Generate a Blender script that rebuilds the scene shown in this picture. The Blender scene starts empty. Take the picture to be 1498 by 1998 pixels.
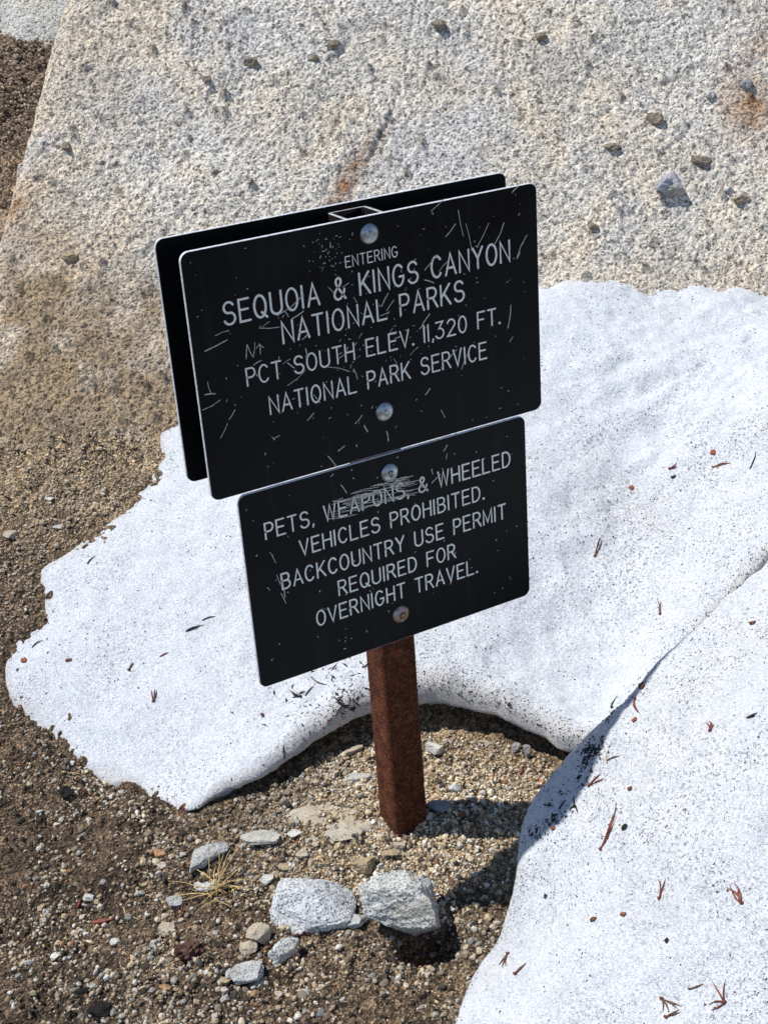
import bpy, bmesh, math, random
import numpy as np
from mathutils import Vector, Matrix, Quaternion, noise as mnoise
from mathutils.bvhtree import BVHTree

scene = bpy.context.scene
# ---------------------------------------------------------------- camera
cam_data = bpy.data.cameras.new('camera')
cam = bpy.data.objects.new('camera', cam_data)
scene.collection.objects.link(cam)
scene.camera = cam
cam_data.sensor_fit = 'VERTICAL'; cam_data.sensor_height = 24.0
cam_data.lens = 24.0*2732.8/1998.0
cam_data.clip_start = .05; cam_data.clip_end = 500
cam.matrix_world = Matrix(((.86584, .264299, -.424815, -.738777),
                           (-.495497, .335351, -.801263, -1.405155),
                           (-.069311, .90426, .421320, 1.210986),
                           (0, 0, 0, 1)))
# ---------------------------------------------------------------- daylight
SUN_ELEV = 62.5
SUN_DIR = Vector((-.821*math.cos(math.radians(SUN_ELEV)), .571*math.cos(math.radians(SUN_ELEV)), math.sin(math.radians(SUN_ELEV)))).normalized()
world = bpy.data.worlds.new('World'); scene.world = world
world.use_nodes = True
wn = world.node_tree
bg = wn.nodes['Background']
sky = wn.nodes.new('ShaderNodeTexSky'); sky.sky_type = 'NISHITA'; sky.sun_disc = False
sky.sun_elevation = math.radians(SUN_ELEV); sky.sun_rotation = math.atan2(SUN_DIR.x, SUN_DIR.y)
sky.altitude = 3400; sky.air_density = 1.0; sky.dust_density = .3
wn.links.new(sky.outputs[0], bg.inputs[0]); bg.inputs[1].default_value = .14
sun_data = bpy.data.lights.new('sun', 'SUN'); sun_data.energy = 5.0; sun_data.angle = math.radians(.53); sun_data.color = (1, .965, .91)
sun = bpy.data.objects.new('sun', sun_data); scene.collection.objects.link(sun)
sun.rotation_euler = SUN_DIR.to_track_quat('Z', 'Y').to_euler(); sun.location = SUN_DIR*20
vs = scene.view_settings
scene.display_settings.display_device = 'sRGB'
vs.view_transform = 'Standard'; vs.look = 'None'; vs.exposure = 0.0; vs.gamma = 1.0; vs.use_curve_mapping = False
scene.cycles.max_bounces = 6; scene.cycles.diffuse_bounces = 3; scene.cycles.glossy_bounces = 3

# ---------------------------------------------------------------- terrain maths
# plan coordinates: q = metres to the right of the post, r = metres behind the post
FX, FY = .4684, .8834
def to_xy(q, r): return q*FY + r*FX, -q*FX + r*FY
def to_qr(x, y): return x*FY - y*FX, x*FX + y*FY

def _hash(ix, iy, seed):
    h = (ix.astype(np.int64)*374761393 + iy.astype(np.int64)*668265263 + seed*974634777) & 0xffffffff
    h = ((h ^ (h >> 13))*1274126177) & 0xffffffff
    h = ((h ^ (h >> 16))*2246822519) & 0xffffffff
    return ((h ^ (h >> 15)) & 0xffffff)/float(0xffffff)
def vnoise(x, y, seed=0):
    ix, iy = np.floor(x), np.floor(y)
    fx, fy = x-ix, y-iy
    u, v = fx*fx*(3-2*fx), fy*fy*(3-2*fy)
    a, b = _hash(ix, iy, seed), _hash(ix+1, iy, seed)
    c, d = _hash(ix, iy+1, seed), _hash(ix+1, iy+1, seed)
    return (a+(b-a)*u)*(1-v) + (c+(d-c)*u)*v - .5
def fbm(x, y, size, octaves=4, seed=0, gain=.5):
    x, y = np.asarray(x, float)/size, np.asarray(y, float)/size
    t, w, s = 0., 1., 0.
    for i in range(octaves):
        co, si = math.cos(i*1.1+.3), math.sin(i*1.1+.3)
        t = t + w*vnoise(x*co-y*si+17.3*i, x*si+y*co-9.1*i, seed+i)
        s += w; w *= gain; x, y = x*2.03, y*2.03
    return 2*t/s
def cells(x, y, size, seed=0, jitter=.9):
    """distance to the nearest scattered point, and that cell's random number"""
    x, y = np.asarray(x, float)/size, np.asarray(y, float)/size
    ix, iy = np.floor(x), np.floor(y)
    best = np.full(x.shape, 9.); rnd = np.zeros(x.shape)
    for dx in (-1, 0, 1):
        for dy in (-1, 0, 1):
            cx, cy = ix+dx, iy+dy
            px = cx+.5+jitter*(_hash(cx, cy, seed)-.5); py = cy+.5+jitter*(_hash(cx, cy, seed+7)-.5)
            d = np.hypot(x-px, y-py); m = d < best
            best = np.where(m, d, best); rnd = np.where(m, _hash(cx, cy, seed+13), rnd)
    return best, rnd
def sstep(lo, hi, v):
    t = np.clip((v-lo)/(hi-lo), 0, 1); return t*t*(3-2*t)
def softplus(v, k): return k*np.logaddexp(0, v/k)

def ground_base(q, r):
    z = .44*softplus(r-.14, .05)
    z = z - .036*sstep(.0, .13, -r) - .06*np.maximum(0, -(r+.13))
    z = z - .05*sstep(.25, .6, -q)*sstep(.35, .0, r)
    return z
PITS = [(.018, -.203, .085, .034, .027)]        # q, r, depth, radius q, radius r
def ground_mid(q, r):
    z = ground_base(q, r) + .007*fbm(q, r, .11, 3, 5)
    for pq, pr, dp, rq, rr in PITS:
        z = z - dp*np.exp(-((q-pq)/rq)**4-((r-pr)/rr)**4)
    return z
def ground_full(q, r):
    z = ground_mid(q, r) + .0042*fbm(q, r, .026, 3, 11)
    d, n = cells(q, r, .009, 21)
    z = z + .0030*np.sqrt(np.clip(1-(d/.62)**2, 0, 1))*(n > .25)*(.4+n)
    d, n = cells(q+.4, r, .021, 33)
    z = z + .006*np.sqrt(np.clip(1-(d/.42)**2, 0, 1))*(n > .72)
    up = sstep(.35, .6, r)
    return z + up*(.006*fbm(q, r, .035, 3, 15) + .0035*fbm(q, r, .012, 2, 17)) + sstep(1.1, 1.3, r)*sstep(2.1, 1.85, r)*.05*fbm(q, r, .12, 5, 19, .6)

ROCK_EDGE = (-.556, 1.366, -.664, 1.119)
def rock_base(q, r):
    z = .31 + 1.19*(r-.82) + .04*fbm(q, r, .55, 2, 41)
    x0, y0, x1, y1 = ROCK_EDGE
    L = math.hypot(x1-x0, y1-y0); nx, ny = -(y0-y1)/L, (x0-x1)/L      # normal that points up and left
    e = (q-x0)*nx + (r-y0)*ny
    e = softplus(e+.004, .007)
    return z - 2.2*e - 4*e*e
def rock_full(q, r):
    t = r*1.5
    z = rock_base(q, r) + .012*fbm(q, t, .16, 3, 43)
    qq = q + .004*fbm(q, t, .02, 2, 51); tt = t + .004*fbm(q, t, .02, 2, 57)
    d, n = cells(qq, tt*1.25, .0072, 61)
    g = np.sqrt(np.clip(1-(d/.72)**2, 0, 1))*(.25+n)
    d2, n2 = cells(qq+.2, tt*1.3, .017, 67)
    g2 = np.sqrt(np.clip(1-(d2/.5)**2, 0, 1))*(n2 > .55)*n2
    patch = .75 + .5*fbm(q, t, .1, 2, 71)
    z = z + patch*(.0068*g + .0066*g2) + .0035*fbm(q, t, .022, 2, 73)
    d3, n3 = cells(q, tt*1.2, .062, 79)
    k = np.clip(1-d3/.17, 0, 1)
    return z + .026*np.sqrt(k)*(n3 > .74)*(n3-.35) - .009*np.sqrt(np.clip(1-d3/.2, 0, 1))*(n3 < .2)

class Thin:
    """thin plate surface through control points"""
    def __init__(s, pts, reg=1e-4):
        P = np.array(pts, float); s.p = P[:, :2]; n = len(P)
        A = np.zeros((n+3, n+3)); A[:n, :n] = s.k(s.p[:, None]-s.p[None]) + reg*np.eye(n)
        A[:n, n] = 1; A[:n, n+1:] = s.p; A[n:, :n] = A[:n, n:].T
        s.w = np.linalg.solve(A, np.r_[P[:, 2], 0, 0, 0])
    @staticmethod
    def k(d):
        r2 = (d*d).sum(-1)+1e-12; return .5*r2*np.log(r2)
    def __call__(s, q, r):
        q, r = np.asarray(q, float), np.asarray(r, float); n = len(s.p)
        t = s.w[n] + s.w[n+1]*q + s.w[n+2]*r
        for i in range(n):
            r2 = (q-s.p[i, 0])**2+(r-s.p[i, 1])**2+1e-12
            t = t + s.w[i]*.5*r2*np.log(r2)
        return t
def poly_dist(q, r, poly):
    """signed distance to a closed outline, inside positive"""
    P = np.array(poly); N = np.roll(P, -1, 0)
    best = np.full(q.shape, 1e9); ins = np.zeros(q.shape, bool)
    for (x0, y0), (x1, y1) in zip(P, N):
        dx, dy = x1-x0, y1-y0
        t = np.clip(((q-x0)*dx+(r-y0)*dy)/(dx*dx+dy*dy+1e-12), 0, 1)
        best = np.minimum(best, (q-x0-t*dx)**2+(r-y0-t*dy)**2)
        c = (y0 > r) != (y1 > r)
        with np.errstate(divide='ignore', invalid='ignore'):
            ins ^= c & (q < dx*(r-y0)/(dy if dy != 0 else 1e-12)+x0)
    d = np.sqrt(best)
    return np.where(ins, d, -d)
def smooth_outline(P, n=6):
    """closed Catmull-Rom through the outline points"""
    P = np.array(P, float); out = []
    for i in range(len(P)):
        a, b, c, d = P[i-1], P[i], P[(i+1) % len(P)], P[(i+2) % len(P)]
        for t in np.arange(n)/n:
            out.append(.5*((2*b)+(c-a)*t+(2*a-5*b+4*c-d)*t*t+(3*b-a-3*c+d)*t**3))
    return np.array(out)

# ---- tables, plan metres
SNOW_OUTLINE = [(-0.4281, 0.8676), (-0.401, 0.8096), (-0.3908, 0.7585), (-0.4104, 0.6877), (-0.4466, 0.6411), (-0.5183, 0.5729), (-0.5809, 0.5246), (-0.5708, 0.4788), (-0.5624, 0.4313), (-0.6044, 0.3875), (-0.6167, 0.338), (-0.6034, 0.295), (-0.5715, 0.265), (-0.5312, 0.2344), (-0.4913, 0.189), (-0.4451, 0.1564), (-0.393, 0.1255), (-0.3417, 0.0746), (-0.2983, 0.0474), (-0.2509, 0.0634), (-0.1962, 0.0841), (-0.1629, 0.1066), (-0.1159, 0.14), (-0.071, 0.1615), (-0.0321, 0.176), (0.0448, 0.1797), (0.0973, 0.1686), (0.1409, 0.1498), (0.1828, 0.1221), (0.2098, 0.1015), (0.2349, 0.0715), (0.31, 0.055), (0.4, 0.11), (0.48, 0.13), (1.6, 0.25), (1.9, 0.9), (1.4, 1.12), (0.7, 1.08), (0.25, 1.08), (-0.05, 1.0), (-0.25, 0.93), (-0.4, 0.86)]
SNOW_DEPTH = [(-0.4281, 0.8676, 0.0138), (-0.3908, 0.7585, 0.0138), (-0.4466, 0.6411, 0.0161), (-0.5809, 0.5246, 0.0184), (-0.5624, 0.4313, 0.0138), (-0.6167, 0.338, 0.0138), (-0.5715, 0.265, 0.0138), (-0.4913, 0.189, 0.0161), (-0.393, 0.1255, 0.0184), (-0.2983, 0.0474, 0.0287), (-0.1962, 0.0841, 0.0423), (-0.1159, 0.14, 0.0658), (-0.0321, 0.176, 0.0846), (0.0973, 0.1686, 0.0893), (0.1828, 0.1221, 0.0846), (0.2349, 0.0715, 0.0752), (0.3324, 0.9501, 0.1192), (0.4202, 0.9479, 0.1179), (0.5146, 0.9406, 0.1118), (0.609, 0.9343, 0.106), (0.7459, 0.9182, 0.0931), (0.3254, 0.165, 0.0636), (0.4161, 0.2402, 0.1181), (0.5178, 0.1047, 0.3062), (0.6271, 0.4858, 0.2228), (0.2619, 0.4539, 0.1018), (0.4182, 0.447, 0.0949)]
BANK_OUTLINE = [(0.0528, -0.3115), (0.0824, -0.2529), (0.1116, -0.2072), (0.1275, -0.1911), (0.1348, -0.1815), (0.1433, -0.1519), (0.1548, -0.1268), (0.1805, -0.1012), (0.2069, -0.082), (0.2391, -0.0703), (0.2748, -0.0762), (0.311, -0.0583), (0.3559, -0.0318), (0.393, -0.0127), (0.4315, 0.0104), (0.4966, 0.0557), (0.7, 0.2), (1.3, 0.3), (1.5, -0.3), (1.2, -0.9), (0.2, -0.9), (-0.02, -0.6), (0.0, -0.45)]
BANK_TOP = [(0.1348, -0.1815, 0.058), (0.1433, -0.1519, 0.074), (0.1548, -0.1268, 0.094), (0.1805, -0.1012, 0.117), (0.2069, -0.082, 0.137), (0.2391, -0.0703, 0.166), (0.2748, -0.0762, 0.206), (0.311, -0.0583, 0.234), (0.3559, -0.0318, 0.264), (0.393, -0.0127, 0.288), (0.4315, 0.0104, 0.31), (0.4966, 0.0557, 0.334), (0.0528, -0.3115, -0.0269), (0.0824, -0.2529, -0.0234), (0.1116, -0.2072, -0.0206), (0.1361, -0.1747, 0.05), (0.1596, -0.1793, 0.078), (0.1852, -0.184, 0.107), (0.2094, -0.1734, 0.128), (0.2347, -0.1561, 0.144), (0.2664, -0.1227, 0.195), (0.3119, -0.0874, 0.229), (0.3737, -0.0402, 0.271), (0.4295, 0.0022, 0.303), (0.4403, -0.1732, 0.315), (0.3868, -0.3756, 0.25), (0.3501, -0.528, 0.12), (0.2558, -0.3735, 0.12), (0.1899, -0.4213, 0.03)]
STONES = [
 (-0.1267, -0.1161, 0.1165, 0.0918, 'grey', 'flat speckled grey granite rock left of its taller twin in front of the post'),
 (-0.0137, -0.1269, 0.1069, 0.1055, 'greygreen', 'tall angular grey granite rock with a dark hollow under its right side'),
 (-0.2736, -0.0319, 0.0525, 0.0452, 'greywhite', 'narrow curved pale grey stone standing above the dry grass tuft'),
 (-0.0565, -0.0653, 0.0358, 0.0329, 'tan', 'rounded tan stone wedged above the gap between the two big granite rocks'),
 (0.0533, 0.1376, 0.0307, 0.0215, 'white', 'blocky white stone on the sand just right of the rusty post'),
 (0.075, 0.0538, 0.0194, 0.0194, 'white', 'small pale stone on lit sand above the shadow of the post'),
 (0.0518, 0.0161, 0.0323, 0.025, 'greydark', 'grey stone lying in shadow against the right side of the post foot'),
 (-0.1989, -0.0196, 0.0554, 0.0219, 'quartz', 'flat white slab set flush in the ground above the big flat rock'),
 (-0.0654, 0.098, 0.047, 0.0197, 'quartz', 'pale bluish slab half buried in the sand left of the post'),
 (-0.0664, 0.149, 0.0339, 0.0116, 'creamstone', 'slim cream stick-shaped stone under the rim of the snow hollow'),
 (-0.0692, -0.158, 0.0264, 0.025, 'greywhite', 'small grey stone below the gap between the two big granite rocks'),
 (-0.196, -0.1718, 0.0333, 0.0305, 'creamstone', 'cream lump of rock just below and left of the flat speckled rock'),
 (-0.2082, -0.194, 0.0234, 0.022, 'creamstone', 'cream pebble touching the underside of the cream lump of rock'),
 (-0.1616, -0.2017, 0.037, 0.0329, 'greygreen', 'slanting flaky grey stone below the flat speckled granite rock'),
 (-0.2091, -0.2332, 0.0435, 0.0353, 'greywhite', 'grey and white broken stone near the bottom edge with a white chip on it'),
 (-0.1964, -0.2467, 0.023, 0.0135, 'white', 'bright white chip leaning on the grey and white broken stone'),
 (-0.3203, -0.1369, 0.0242, 0.0213, 'creamstone', 'square cream stone left of the pine cone'),
 (-0.2705, -0.0795, 0.0346, 0.0187, 'greygreen', 'flat greenish grey stone under the dry grass blades'),
 (-0.3129, -0.097, 0.023, 0.0187, 'greywhite', 'pale grey stone to the left of the dry grass tuft'),
 (-0.3328, -0.0426, 0.0205, 0.0146, 'creamstone', 'cream stone left of the narrow curved pale stone'),
 (-0.3386, -0.0225, 0.0206, 0.0162, 'rustpebble', 'rust brown stone left of the narrow curved pale stone'),
 (-0.1513, -0.0168, 0.0218, 0.0146, 'white', 'knobbly white stone on the crusted ground left of the post foot'),
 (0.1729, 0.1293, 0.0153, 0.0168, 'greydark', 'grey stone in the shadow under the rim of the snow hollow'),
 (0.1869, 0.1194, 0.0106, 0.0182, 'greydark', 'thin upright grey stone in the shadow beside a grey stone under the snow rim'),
 (-0.4354, -0.0609, 0.0148, 0.0133, 'white', 'white diamond shaped pebble alone on the brown gravel at left'),
 (-0.39, -0.1415, 0.0144, 0.0115, 'white', 'round white pebble in the gravel below the red twig'),
 (-0.6374, 0.6031, 0.0256, 0.0201, 'creamstone', 'cream pebble on the dirt above the upper left tip of the snow'),
 (-0.555, 0.6105, 0.0218, 0.0127, 'greywhite', 'grey pebble at the very edge of the snow at upper left'),
 (-0.579, 0.6757, 0.0204, 0.0167, 'white', 'white pebble on the dirt slope left of the rear sign panel'),
 (-0.0077, -0.0425, 0.0187, 0.0173, 'creamstone', 'cream stone just in front of the foot of the post'),
 (-0.021, -0.0536, 0.0259, 0.0158, 'tan', 'tan flat stone between the post foot and the angular rock'),
 (-0.19, -0.0789, 0.0215, 0.0201, 'white', 'jagged white chip at the left corner of the flat speckled rock'),
 (-0.1422, -0.0484, 0.0187, 0.0173, 'creamstone', 'cream stone above the top left corner of the flat speckled rock'),
 (-0.1621, -0.063, 0.0244, 0.0172, 'tan', 'tan stone resting against the top left corner of the flat speckled rock'),
 (-0.2274, -0.237, 0.0163, 0.0163, 'greywhite', 'small grey stone left of the grey and white broken stone'),
 (-0.1987, -0.2651, 0.0134, 0.0121, 'rustpebble', 'pinkish stone below the bright white chip'),
 (-0.2353, -0.2444, 0.0149, 0.0122, 'tan', 'small tan stone left of the grey and white broken stone'),
 (-0.3091, -0.253, 0.015, 0.0122, 'rustpebble', 'orange brown pebble near the bottom below the pine cone'),
 (-0.1683, -0.2699, 0.012, 0.012, 'creamstone', 'white pebble right of the broken stone near the bottom edge'),
]
BOULDER_CHIPS = [
 (0.5889, 1.0604, 0.063, 0.0549, 'greyblue', 'grey blue block of rock lodged on the boulder right of the signs'),
 (0.5808, 1.1541, 0.0354, 0.0271, 'brownstone', 'brown lump on the boulder above the grey blue block'),
 (-0.1865, 1.2621, 0.0316, 0.0253, 'brownstone', 'dark brown lump on the boulder face above the rear sign panel'),
 (-0.0644, 1.267, 0.0253, 0.0189, 'brownstone', 'brown chip on the boulder face near the top centre'),
 (0.1871, 1.3103, 0.0299, 0.0321, 'brownstone', 'brown clod near the top of the boulder above the signs'),
 (-0.0225, 1.2869, 0.0254, 0.0191, 'brownstone', 'brown chip high on the boulder beside a dark crack'),
 (0.765, 1.198, 0.0321, 0.0278, 'greydark', 'dark grey chip beside the orange stain on the boulder'),
 (0.6934, 1.1856, 0.0212, 0.0254, 'white', 'pale chip standing out of the boulder left of the orange stain'),
 (0.7015, 1.0531, 0.0225, 0.0184, 'white', 'white flake on the boulder right of the grey blue block'),
 (0.7219, 1.0349, 0.0347, 0.0204, 'brownstone', 'brown ledge chip at the right edge of the boulder below the white flake'),
 (0.6579, 1.0918, 0.0453, 0.0309, 'brownstone', 'brown crumbled chip on the boulder above and right of the grey blue block'),
 (0.4916, 1.1148, 0.0307, 0.0225, 'brownstone', 'brown clod on the boulder left of the grey blue block'),
 (-0.5472, 1.0385, 0.0343, 0.0263, 'tan', 'tan stone at the foot of the boulder left of the signs'),
 (0.4385, 1.0142, 0.0199, 0.0179, 'brownstone', 'brown pellet on the boulder just right of the signs'),
 (-0.273, 1.2447, 0.0189, 0.0189, 'brownstone', 'small brown chip left of the dark brown lump on the boulder'),
 (-0.2667, 1.1266, 0.0163, 0.0122, 'brownstone', 'tiny dark chip on the boulder just above the rear sign panel'),
 (-0.5528, 1.1836, 0.0189, 0.0231, 'brownstone', 'brown chip on the boulder near its left edge'),
 (0.3813, 1.2707, 0.0234, 0.0234, 'brownstone', 'brown chip on the boulder above the upper right corner of the signs'),
]
NEEDLES = [
 (0.3334, 0.3881, [(0.0145, 0.0178), (0.0135, 0.0213)], 'brown', 'pair of brown pine needles on the snow right of the lower sign'),
 (0.4068, 0.2432, [(0.0008, 0.0263), (0.0059, 0.0211), (0.0025, 0.0157)], 'brown', 'small brown needle cluster on the snow above the bank crest at right'),
 (0.3662, -0.2187, [(-0.0007, 0.017), (0.0023, 0.0147), (0.0045, 0.0092), (0.0058, 0.0045)], 'red', 'little red needle fan high on the right snow bank'),
 (0.2317, -0.2511, [(0.0199, 0.0153), (0.0197, 0.0275), (0.0261, 0.0425)], 'red', 'long curved red needles on the snow bank beside the shadow edge'),
 (0.2341, -0.1524, [(0.0156, 0.0006), (0.0179, -0.0082)], 'red', 'two red needles at the edge of the blue shadow on the bank'),
 (0.2788, -0.36, [(0.009, 0.0109), (0.0025, 0.0181)], 'red', 'dark red needle pair in the middle of the right snow bank'),
 (0.3515, -0.4262, [(-0.0098, 0.0221), (-0.0065, 0.0224), (-0.0025, 0.0214), (0.0004, 0.0154)], 'red', 'red fan of four needles near the right edge of the snow bank'),
 (0.1129, -0.2876, [(-0.0123, -0.0089), (-0.0093, -0.0156), (-0.0045, -0.0177)], 'brown', 'needle fan at the lower left of the snow bank'),
 (0.1173, -0.3252, [(0.0143, 0.0058), (0.0128, 0.0039)], 'brown', 'slim needle pair below the needle fan at lower left of the bank'),
 (0.263, -0.4496, [(-0.0014, -0.0125), (0.0041, -0.017), (0.0129, -0.0214), (0.0172, -0.0214)], 'brown', 'wide open brown needle fan near the bottom of the snow bank'),
 (0.3183, -0.4941, [(-0.0075, 0.0226), (0.0047, 0.0162), (-0.0142, 0.0064), (-0.0134, 0.0005)], 'red', 'spread red needle star in the bottom right corner of the snow'),
 (0.2634, -0.4692, [(0.0149, -0.0059), (0.0135, -0.0025)], 'brown', 'brown needle pair just below the wide needle fan'),
 (0.289, -0.4597, [(0.0146, -0.0062)], 'brown', 'single pale needle between the two large needle fans'),
 (0.3048, -0.0835, [(-0.0023, -0.0319), (-0.0006, -0.0358)], 'red', 'thin red needles just right of the bank crest'),
 (0.4044, -0.2335, [(0.0129, 0.0009), (0.0098, -0.002)], 'dark', 'dark forked twig on the bank near the right edge'),
 (0.258, -0.1448, [(0.0141, -0.0068)], 'brown', 'short brown twig right of the blue shadow'),
 (0.258, -0.1483, [(0.0009, 0.0122)], 'tan', 'tan needle stub right of the blue shadow'),
 (0.5326, 0.4487, [(0.0228, -0.0177), (0.0199, -0.0169)], 'red', 'red needle pair on the upper snow slope right of the signs'),
 (0.5767, 0.3974, [(0.0134, 0.0161)], 'dark', 'dark curved needle on the upper snow slope near the right edge'),
 (0.474, 0.494, [(0.0112, -0.0017), (0.012, 0.002)], 'red', 'small red needles below the upper sign corner on the snow slope'),
 (-0.3677, 0.2439, [(-0.0042, 0.0189), (0.0006, 0.0196), (0.0041, 0.0155)], 'brown', 'brown needle fan on the left snow patch below the signs'),
 (-0.3221, 0.3561, [(0.028, 0.0081), (0.0214, 0.006)], 'dark', 'dark red bent twig on the left snow patch'),
 (-0.296, 0.3719, [(0.0216, 0.0024)], 'dark', 'short dark twig above the bent twig on the left snow'),
 (-0.4099, 0.3045, [(0.0058, 0.0124), (0.0075, 0.0106)], 'brown', 'tiny brown needles on the left snow above the needle fan'),
 (-0.5714, 0.3697, [(0.0167, 0.0116)], 'dark', 'thin dark needle near the left tip of the snow'),
 (-0.4954, 0.5178, [(0.0124, 0.0152)], 'dark', 'thin dark needle near the upper edge of the left snow'),
 (-0.3617, 0.3195, [(0.0146, 0.0027)], 'red', 'red needle speck left of the lower sign'),
 (-0.1395, 0.1975, [(-0.0139, 0.0167), (-0.0186, 0.0225)], 'dark', 'dark bent needle under the lower left corner of the sign'),
 (-0.1324, 0.1977, [(0.0136, 0.0139)], 'brown', 'straight greenish needle under the lower sign edge'),
 (-0.1232, 0.229, [(0.0246, -0.0221)], 'brown', 'straight brown needle touching the lower edge of the sign'),
 (-0.0735, 0.1629, [(-0.012, 0.0112), (-0.018, 0.0167), (-0.0137, 0.0065)], 'dark', 'dark needle sprig on snow left of the post'),
 (-0.0651, 0.1645, [(0.0039, 0.0022), (0.0071, 0.0038)], 'dark', 'dark forked bud on snow left of the post'),
 (-0.0987, 0.1494, [(0.0032, 0.0016), (0.0057, 0.003)], 'red', 'red needle hanging on the rim of the snow hollow'),
 (-0.0883, 0.1541, [(0.0273, 0.0122)], 'dark', 'dark twig lying along the rim of the snow hollow'),
 (-0.1646, 0.1058, [(-0.0008, 0.0129), (-0.0104, -0.0077)], 'dark', 'dark forked needle on the lower left snow'),
 (0.2134, -0.1682, [(0.0009, 0.014), (0.0023, -0.0098), (-0.0065, -0.0003)], 'dark', 'dark needle knot in the blue shadow of the snow bank'),
 (0.3103, 0.1106, [(0.0075, 0.0251), (0.0135, 0.0336)], 'dark', 'dark needles on the crest of the snow bank'),
 (0.1952, -0.1602, [(0.01, 0.0059), (0.0056, 0.0023)], 'dark', 'dark twig pair in the lower part of the blue shadow'),
 (0.1785, -0.1398, [(0.0115, -0.0118)], 'dark', 'dark curled twig in the blue shadow of the bank'),
 (-0.4309, -0.0975, [(0.0361, -0.0007), (0.0374, 0.0017), (0.0333, -0.0022)], 'red', 'thick red twig of fused needles on the brown gravel at left'),
 (-0.4505, -0.0726, [(0.0033, 0.0113), (0.0049, 0.0096)], 'red', 'short red twig above the thick red twig'),
 (-0.1502, -0.2205, [(0.0049, 0.0221), (0.0076, 0.0235)], 'red', 'red needle pair beside the slanting flaky stone'),
 (-0.1475, -0.1793, [(0.0198, -0.0018), (0.0171, 0.0023)], 'red', 'red needles along the lower edge of the flat speckled rock'),
 (-0.3027, -0.1183, [(0.0033, 0.0166), (0.0021, 0.0124)], 'red', 'red bark sliver left of the dry grass'),
 (-0.2043, -0.2093, [(0.0319, 0.0255), (0.0358, 0.0301)], 'brown', 'long brown twig crossing the pebbles below the flat rock'),
 (-0.1463, -0.0275, [(-0.0014, -0.0131), (0.0042, 0.0188)], 'red', 'red needles behind the knobbly white stone'),
 (-0.3149, 0.0541, [(0.0049, -0.0061), (0.0079, -0.0042)], 'red', 'red needles just under the left snow lobe'),
 (0.173, 0.0756, [(0.0014, 0.0176), (0.0033, 0.0149)], 'red', 'red bud scale on the sand inside the snow hollow'),
 (0.1852, 0.1209, [(0.0019, -0.0016)], 'brown', 'upright brown twig beside the grey stones under the snow rim'),
 (-0.5058, 0.1708, [(0.0318, -0.0071), (0.0269, -0.0047)], 'tan', 'pale twig on the gravel below the left snow edge'),
 (-0.5767, 0.1881, [(0.0207, -0.0026)], 'red', 'thin red twig on the gravel at the left edge'),
 (-0.4697, 0.1335, [(0.0226, -0.0103), (0.0192, -0.0077)], 'red', 'brown red twig below the left snow lobe'),
 (-0.4288, -0.1655, [(0.0128, -0.0022)], 'dark', 'dark stick on the gravel at lower left'),
 (-0.4218, -0.1892, [(0.0163, -0.0092)], 'dark', 'thin dark stick below the dark stick on the gravel'),
 (-0.3813, -0.1016, [(0.0226, -0.0121), (-0.0055, 0.0143)], 'tan', 'pale straw bent on the gravel right of the red twig'),
 (-0.4797, -0.1522, [(0.0154, -0.0082)], 'tan', 'pale straw on the gravel at lower left'),
 (-0.4696, -0.1878, [(0.005, 0.0106)], 'tan', 'short pale straw below the pale straw at lower left'),
 (-0.3276, -0.1595, [(0.0024, 0.0297)], 'tan', 'upright pale straw left of the pine cone'),
]
BUDS = [
 (0.3165, -0.0703, 0.0094, 0.0147, 'two-tone reddish bud scale on the bank crest beside the shadow'),
 (0.2972, -0.1227, 0.0079, 0.0079, 'small red bud just right of the narrow crest shadow'),
 (0.1852, -0.1793, 0.0066, 0.0066, 'red bud on the shadow edge of the bank'),
 (0.2758, -0.205, 0.0064, 0.0089, 'red brown bud scale in the snow right of the shadow'),
 (0.2414, -0.3464, 0.008, 0.0067, 'bright red bud low on the right snow bank'),
 (0.2108, -0.3267, 0.0099, 0.0075, 'rust brown seed on the snow left of the bright red bud'),
 (0.1659, -0.2472, 0.0065, 0.0065, 'dark seed in a small melt pit near the bank edge'),
 (0.4114, 0.494, 0.0085, 0.0136, 'amber striped seed on the upper snow slope'),
 (0.5381, 0.4724, 0.0101, 0.0152, 'red bud scale on the upper snow slope at right'),
 (-0.1984, 0.1826, 0.0062, 0.0108, 'red bud on the left snow below the lower sign'),
 (0.1652, 0.1347, 0.0068, 0.0075, 'brown seed just above the rim of the snow hollow'),
 (0.4553, -0.069, 0.0093, 0.0093, 'brown seed clump at the right edge above the bank'),
 (-0.5088, 0.3378, 0.0117, 0.005, 'red brown scale on the left snow patch'),
 (-0.5819, 0.3487, 0.0101, 0.0135, 'bright red scale at the left edge of the snow'),
 (0.2603, -0.2549, 0.0101, 0.0075, 'dark forked scale on the bank right of the long red needles'),
 (0.278, -0.408, 0.006, 0.006, 'tiny dark seed low on the right snow bank'),
 (0.4775, 0.4791, 0.0102, 0.0051, 'black seed on the upper snow slope'),
]
GRASS_AT = (-0.2555, -0.0935)
CONE_AT = (-0.2856, -0.1946)
BARK_AT = [(-0.4947, 0.1375), (-0.3879, -0.2573), (-0.4155, -0.2096)]
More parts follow.
